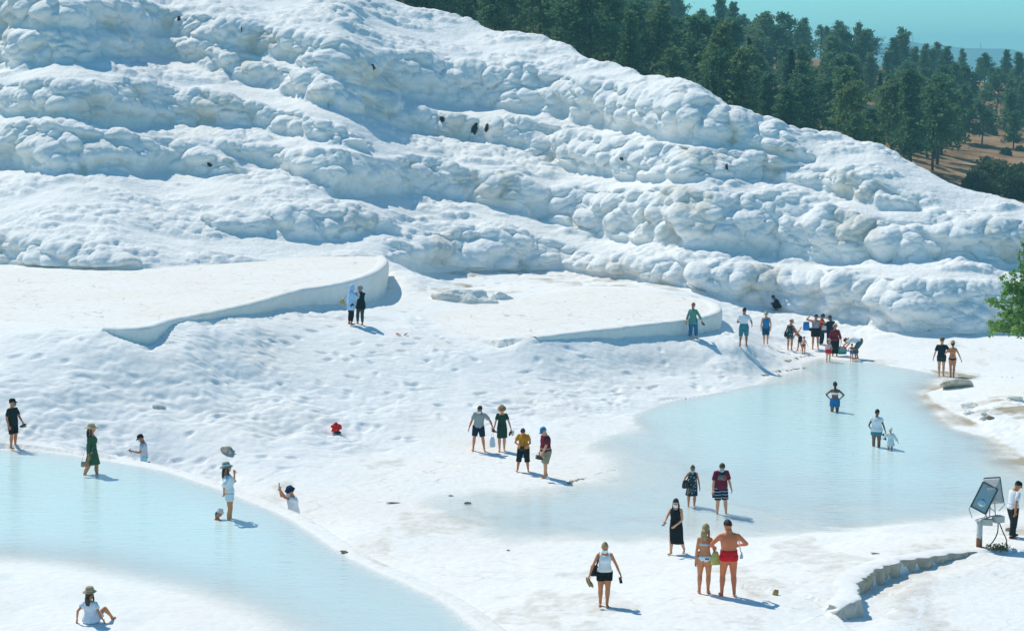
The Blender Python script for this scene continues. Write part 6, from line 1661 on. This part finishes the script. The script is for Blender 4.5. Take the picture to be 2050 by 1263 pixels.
rock(938, 600, (3.2, 1.6, 1.3), travertine('weathered_travertine', white=(.87, .86, .82), cream=(.74, .68, .56), cream_amt=1.0, bump=1.0, fine=6, knob=.5), 'big weathered beige outcrop at the back of the lower terrace', 16, .1, .1, .56)
rock(455, 906, (.62, .40, .30), M_grey, 'large grey rock lying alone on the white slope above the pool', 5, R(-25), .2)
rock(319, 816, (.50, .34, .22), M_pale, 'pale flat stone on the white slope at left', 6, .2)
rock(936, 1010, (.24, .16, .14), M_brown, 'small pointed brown stone on the wet flats', 7)
rock(903, 993, (.20, .12, .08), M_brown, 'small dark stone just above the pointed one on the wet flats', 8)
rock(790, 1007, (.55, .10, .06), M_brown, 'thin long crust of brown stone left of the pointed stone', 9, R(35))
rock(690, 1106, (.22, .14, .10), M_brown, 'small speckled stone on the pool rim', 10)
rock(1018, 1102, (.12, .08, .06), M_grey, 'tiny dark stone in the middle of the wet flats', 11)
rock(1437, 1041, (.14, .10, .08), M_grey, 'small dark stone by the shadow of the man in striped shorts', 12)
rock(1755, 1108, (.30, .14, .04), M_brown, 'flat brown patch of stone above the ledge', 13)
rock(1552, 1190, (.16, .12, .26), plain('ochre_crust', (0.42, 0.27, 0.09), vary=.4, scale=12, bump=1), 'ochre stone at the front foot of the white tongue', 14)
rock(1005, 598, (1.5, 1.0, .8), bpy.data.materials['weathered_travertine'], 'smaller beige outcrop just right of the big one', 17, .4, .1, .56)
rock(2020, 1062, (.26, .2, .16), M_brown, 'brown stone just behind the attendant', 15)
for k, (x, y, sx, lab) in enumerate(((1945, 812, .75, 'grey-white boulder on the right bank, uppermost'), (1938, 828, .7, 'grey boulder by the waterline on the right bank'), (1975, 838, .6, 'dirty white boulder beside a dark gap on the right bank'), (2030, 800, .9, 'tilted white slab at the right edge'))):
    rock(x, y, (sx, .6, .42), bpy.data.materials['weathered_travertine'], lab, 30 + k, k * .6, .25, .5)
rock(1982, 838, (.35, .3, .22), M_brown, 'brown stone in the gap between the boulders on the right bank', 40)

def crust(pts, w, label, seed, n=26):
    """low broken crust of brown stones along a line"""
    c = smooth_curve(np.array([tuple(gp(x, y))[:2] for x, y in pts]), 8); rr = np.random.default_rng(seed); m = MB()
    for t in rr.uniform(0, len(c) - 1.01, n):
        i = int(t); x, y = c[i] + rr.normal(size=2) * w * .4; z = gz(x, y); r = w * rr.uniform(.15, .8) ** 1.3
        V = [Vector((x, y, z)) + Vector((math.cos(a) * r * rr.uniform(.7, 1.3), math.sin(a) * r * rr.uniform(.7, 1.3), zz)) for zz in (-.02, r * .35) for a in np.linspace(0, 6.28, 7, endpoint=False)]
        m.rings([V[:7], V[7:]])
    o = m.obj('stone_crust', plain('pale_brown_crust', (0.36, 0.30, 0.22), vary=.4, scale=7, bump=1), smooth=False)
    return tag(o, kind='stuff')
crust([(1138, 968), (1150, 962), (1170, 958)], .10, '', 51, 30)
crust([(1170, 958), (1200, 947), (1235, 940)], .04, '', 52, 24)
crust([(1530, 752), (1560, 744), (1600, 738), (1640, 730)], .12, '', 53, 40)
crust([(1570, 722), (1600, 716), (1625, 712)], .11, '', 54, 24)
crust([(1330, 801), (1400, 795), (1480, 780)], .05, '', 55, 44)
crust([(1760, 731), (1850, 746), (1960, 752), (2050, 757)], .05, '', 58, 46)

# thin leaning slab at the pool corner
root = gp(1915, 776)
m = MB(); fr = frame_z(R(24), -.75, .05); rr = np.random.default_rng(4)
ring0 = [fr[0] * math.cos(a) * .78 * rr.uniform(.85, 1.1) + fr[1] * math.sin(a) * .34 * rr.uniform(.85, 1.1) for a in np.linspace(0, 6.283, 14, endpoint=False)]
m.rings([[p - fr[2] * .06 for p in ring0], [p + fr[2] * .05 for p in ring0], [p * .93 + fr[2] * .07 for p in ring0]])
o = m.obj('stone_slab', plain('slab_stone', (.62, .54, .42), vary=.3, scale=5, bump=1)); o.location = root + Vector((0, 0, .14))
tag(o, 'flat beige stone slab leaning at the corner of the pool', 'slab')

# crumpled red cloth
rr = np.random.default_rng(9); bm = bmesh.new(); bmesh.ops.create_icosphere(bm, subdivisions=4, radius=1)
P = np.array([v.co[:] for v in bm.verts]); n = 1 + .45 * vnoise(P[:, 0] * 2.2, P[:, 1] * 2.2, P[:, 2] * 2.2, 7) + .25 * vnoise(P[:, 0] * 5, P[:, 1] * 5, P[:, 2] * 5, 8)
for v, k in zip(bm.verts, n): v.co = Vector((v.co.x * .17 * k, v.co.y * .14 * k, v.co.z * .17 * k))
me = bpy.data.meshes.new('red_cloth'); bm.to_mesh(me); bm.free()
o = link('crumpled_cloth', me, W_('bright_red', (.72, .03, .02))); o.location = gp(673, 864) + Vector((0, 0, .13)); o.rotation_euler = (0, 0, .4)
tag(o, 'crumpled bright red cloth lying on the white slope', 'cloth')
o = link('cloth_bag', rock_mesh(77, .12, .10, .06), plain('dark_bag', (.03, .035, .035))); o.location = gp(676, 868) + Vector((0, 0, .03))
tag(o, 'dark bag under the crumpled red cloth', 'bag')
# sandals left on the slope
g = gp(797, 671); sandal(g + Vector((0, 0, .05)), R(70), .2, .6, (.75, .28, .12), (.6, .1, .06), 'orange sandal left on the slope, the left of two', 'orange sandals left on the slope', .27)
g = gp(812, 671); sandal(g + Vector((0, 0, .04)), R(-50), .3, -.5, (.75, .28, .12), (.6, .1, .06), 'orange sandal left on the slope, the right of two', 'orange sandals left on the slope', .27)

# dark moss in the hollows of the hill
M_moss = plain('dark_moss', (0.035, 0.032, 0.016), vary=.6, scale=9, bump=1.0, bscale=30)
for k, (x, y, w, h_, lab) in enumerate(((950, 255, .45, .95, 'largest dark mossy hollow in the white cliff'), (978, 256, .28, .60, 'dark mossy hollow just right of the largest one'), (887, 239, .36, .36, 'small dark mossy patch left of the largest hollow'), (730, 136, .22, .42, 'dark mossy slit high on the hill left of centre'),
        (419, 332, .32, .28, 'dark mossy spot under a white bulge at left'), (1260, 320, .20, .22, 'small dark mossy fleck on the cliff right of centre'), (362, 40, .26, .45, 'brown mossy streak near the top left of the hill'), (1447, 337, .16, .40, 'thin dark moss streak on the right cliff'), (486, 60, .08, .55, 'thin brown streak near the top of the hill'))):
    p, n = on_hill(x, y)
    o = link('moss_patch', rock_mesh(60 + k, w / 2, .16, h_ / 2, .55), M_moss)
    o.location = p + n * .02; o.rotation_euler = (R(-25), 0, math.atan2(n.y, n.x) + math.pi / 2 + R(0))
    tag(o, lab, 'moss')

# floodlights on a rusty post
fl = gp(1960, 1094); sc = 1.0
root = empty('floodlight_post', fl, 0)
tag(root, 'pair of grey floodlights on a short rusty white post with junction boxes', 'floodlight')
m, nt, bs, out = new_mat('rusty_white_paint'); tc = nd(nt, 'ShaderNodeTexCoord'); sep = nd(nt, 'ShaderNodeSeparateXYZ'); nt.links.new(tc.outputs['Object'], sep.inputs[0])
nz = nd(nt, 'ShaderNodeTexNoise'); nz.inputs['Scale'].default_value = 9; nz.inputs['Detail'].default_value = 6; nt.links.new(tc.outputs['Object'], nz.inputs['Vector'])
ma = nd(nt, 'ShaderNodeMath', operation='MULTIPLY_ADD'); nt.links.new(sep.outputs['Z'], ma.inputs[0]); ma.inputs[1].default_value = -1.5; nt.links.new(nz.outputs[0], ma.inputs[2])
rp = ramp(nt, [(.04, (.62, .62, .60)), (.12, (.30, .12, .04)), (.5, (.16, .06, .025))]); nt.links.new(ma.outputs[0], rp.inputs[0]); nt.links.new(rp.outputs[0], bs.inputs['Base Color']); bs.inputs['Roughness'].default_value = .8
M_rust = m
M_lamp = plain('grey_lamp_paint', (.42, .43, .42), rough=.5, vary=.15, scale=12); M_frame = plain('dark_lamp_frame', (.05, .055, .055), rough=.5); M_box = plain('pale_box', (.52, .52, .47), vary=.1)
MB().tube([(0, 0, -.1), (0, 0, .0), (0, 0, .70), (0, 0, .72)], [.085, .085, .085, .06], 14).obj('post', M_rust, root)
MB().box((0, 0, .74), frame_z(0), .22, .22, .03).obj('post_plate', M_lamp, root, smooth=False)
mg, ntg, bsg, _o = new_mat('lamp_glass'); bsg.inputs['Base Color'].default_value = (.34, .42, .41, 1); bsg.inputs['Roughness'].default_value = .08; bsg.inputs['Metallic'].default_value = .35
def flood(c, rz, tilt, roll, W, Hh, D, glass):
    fr = frame_z(rz, tilt, roll); c = Vector(c)
    def rect(w, h, y): return [c + fr[0] * x * w / 2 + fr[2] * z * h / 2 + fr[1] * y for x, z in ((-1, -1), (1, -1), (1, 1), (-1, 1))]
    hs = MB().rings([rect(W, Hh, 0), rect(W * .98, Hh * .98, D * .35), rect(W * .5, Hh * .55, D)]).obj('lamp_housing', M_lamp, root, smooth=False)
    f = MB()
    for sx, sz, w, h in ((-1, 0, .035, Hh), (1, 0, .035, Hh), (0, -1, W, .035), (0, 1, W, .035)):
        f.box(c + fr[0] * sx * (W / 2) + fr[2] * sz * (Hh / 2) - fr[1] * .012, fr, w, .045, h)
    f.obj('lamp_frame', M_frame, hs, smooth=False)
    MB().box(c - fr[1] * .012, fr, W - .04, .012, Hh - .04).obj('lamp_glass', mg, hs, smooth=False)
    MB().ell(c + fr[1] * -.022 - fr[2] * Hh * .2, (fr[0] * .14, fr[1] * .004, fr[2] * .12), 12, 4).obj('lamp_reflector', plain('chrome', (.6, .62, .62), metal=.9, rough=.2), hs)
    hd = MB()
    for q in (-1, 1): hd.tube([c + fr[0] * q * (W / 2 + .02) - fr[2] * Hh * .3, c + fr[0] * q * (W / 2 + .02) - fr[2] * Hh * .62, c - fr[2] * Hh * .85 + fr[0] * q * .06], [.014] * 3, 6)
    hd.obj('bracket', M_lamp, root)
flood((.10, -.05, 1.42), R(-28), R(-12), R(22), .46, .78, .34, True)
flood((.42, .22, 1.58), R(160), R(-10), R(8), .44, .74, .34, True)
MB().box((.20, -.02, .72), frame_z(R(-10)), .30, .20, .17).obj('junction_box', M_box, root, smooth=False)
MB().box((.52, .0, .80), frame_z(R(25)), .28, .22, .18).obj('junction_box', M_box, root, smooth=False)
MB().tube([(.02, 0, .76), (.30, .05, .86), (.52, .05, .90)], [.022] * 3, 8).obj('cross_bar', M_lamp, root)
for a, b_ in (((.20, 0, .80), (.14, .02, 1.1)), ((.46, .10, .86), (.44, .16, 1.30)), ((.28, .05, .84), (.30, .10, 1.15))):
    MB().tube([a, b_], [.016, .016], 6).obj('strut', M_lamp, root)
M_cable = plain('black_cable', (.015, .016, .016), rough=.6)
def zc(x, y): return gz(fl.x + x, fl.y + y) - fl.z + .02
MB().tube([Vector(p) for p in smooth_curve(np.array([(.50, -.08, .72), (.48, -.12, .45), (.36, -.16, .20), (.18, -.16, zc(.18, -.16)), (.06, -.12, zc(.06, -.12))]), 6)], [.017] * 25, 6).obj('cable', M_cable, root)
MB().tube([Vector(p) for p in smooth_curve(np.array([(.53, -.08, .72), (.62, -.14, .48), (.72, -.20, .24), (.70, -.26, zc(.70, -.26))]), 6)], [.017] * 19, 6).obj('cable', M_cable, root)
# dry weeds at the foot of the post
rr = np.random.default_rng(21); pts = np.stack([rr.normal(.5, .16, 260), rr.normal(-.32, .10, 260), np.abs(rr.normal(.05, .05, 260))], -1)
V, F = leaf_cloud(pts, rr.uniform(.02, .05, 260), rr, 2, 1.2)
o = link('dry_weed', mesh_np('dry_weed', V, F), foliage_mat('dry_weed_leaves', (.16, .15, .06), (.24, .21, .10), (.33, .28, .15)), smooth=False); o.location = fl
tag(o, kind='stuff')
MB_ = None

# leafy tree reaching in at the right edge
def poplar(seed=3):
    rr = np.random.default_rng(seed)
    base = dp(2066, 82.0); base.z = gz(base.x, base.y)
    root = empty('leafy_tree', base, 0)
    tag(root, 'bright green leafy tree reaching in at the right edge', 'tree')
    tr = MB(); lv, ls = [], []
    tr.tube([(0, 0, -.2), (-.05, 0, 1.2), (-.15, .05, 2.4), (-.2, 0, 4.8)], [.16, .13, .10, .05], 9)
    for k in range(60):
        z0 = rr.uniform(2.3, 4.6); an = rr.uniform(0, 2 * math.pi)
        b0 = np.array([-.12, 0, z0]); out = rr.uniform(.5, 2.0); top = z0 + rr.uniform(.2, 2.6) * (1.25 - out / 2.6)
        b1 = b0 + np.array([math.cos(an) * out * .75, math.sin(an) * out * .75, (top - z0) * .35]); b2 = np.array([math.cos(an) * out - .1, math.sin(an) * out, top])
        if out > 1.2 and rr.random() < .45: b2[2] = z0 - rr.uniform(.0, .5) + .3
        tr.tube([b0, b1, b2], [.035, .022, .008], 5)
        n = 100; t = rr.uniform(.15, 1.02, n)[:, None]
        c = (1 - t) ** 2 * b0 + 2 * t * (1 - t) * b1 + t * t * b2
        lv.append(c + rr.normal(size=(n, 3)) * .085); ls.append(rr.uniform(.06, .11, n))
    tr.obj('trunk', M_bark, root)
    P = np.concatenate(lv); S = np.concatenate(ls); n = len(P)
    a = rr.normal(size=(n, 3)); a[:, 2] -= .4; a /= np.linalg.norm(a, axis=1, keepdims=True)
    b = rr.normal(size=(n, 3)); b -= a * (a * b).sum(1, keepdims=True); b /= np.linalg.norm(b, axis=1, keepdims=True)
    s = S[:, None]
    V = np.stack([P - a * s * .9, P + b * s * .8 - a * s * .1, P + b * s * .35 + a * s * .6, P + a * s * 1.1, P - b * s * .35 + a * s * .6, P - b * s * .8 - a * s * .1], 1).reshape(-1, 3)
    F = np.arange(len(V)).reshape(-1, 6)
    link('crown', mesh_np('crown', V, F), foliage_mat('green_leaves', (.09, .21, .04), (.16, .32, .06), (.26, .42, .11)), root, smooth=False)
poplar()
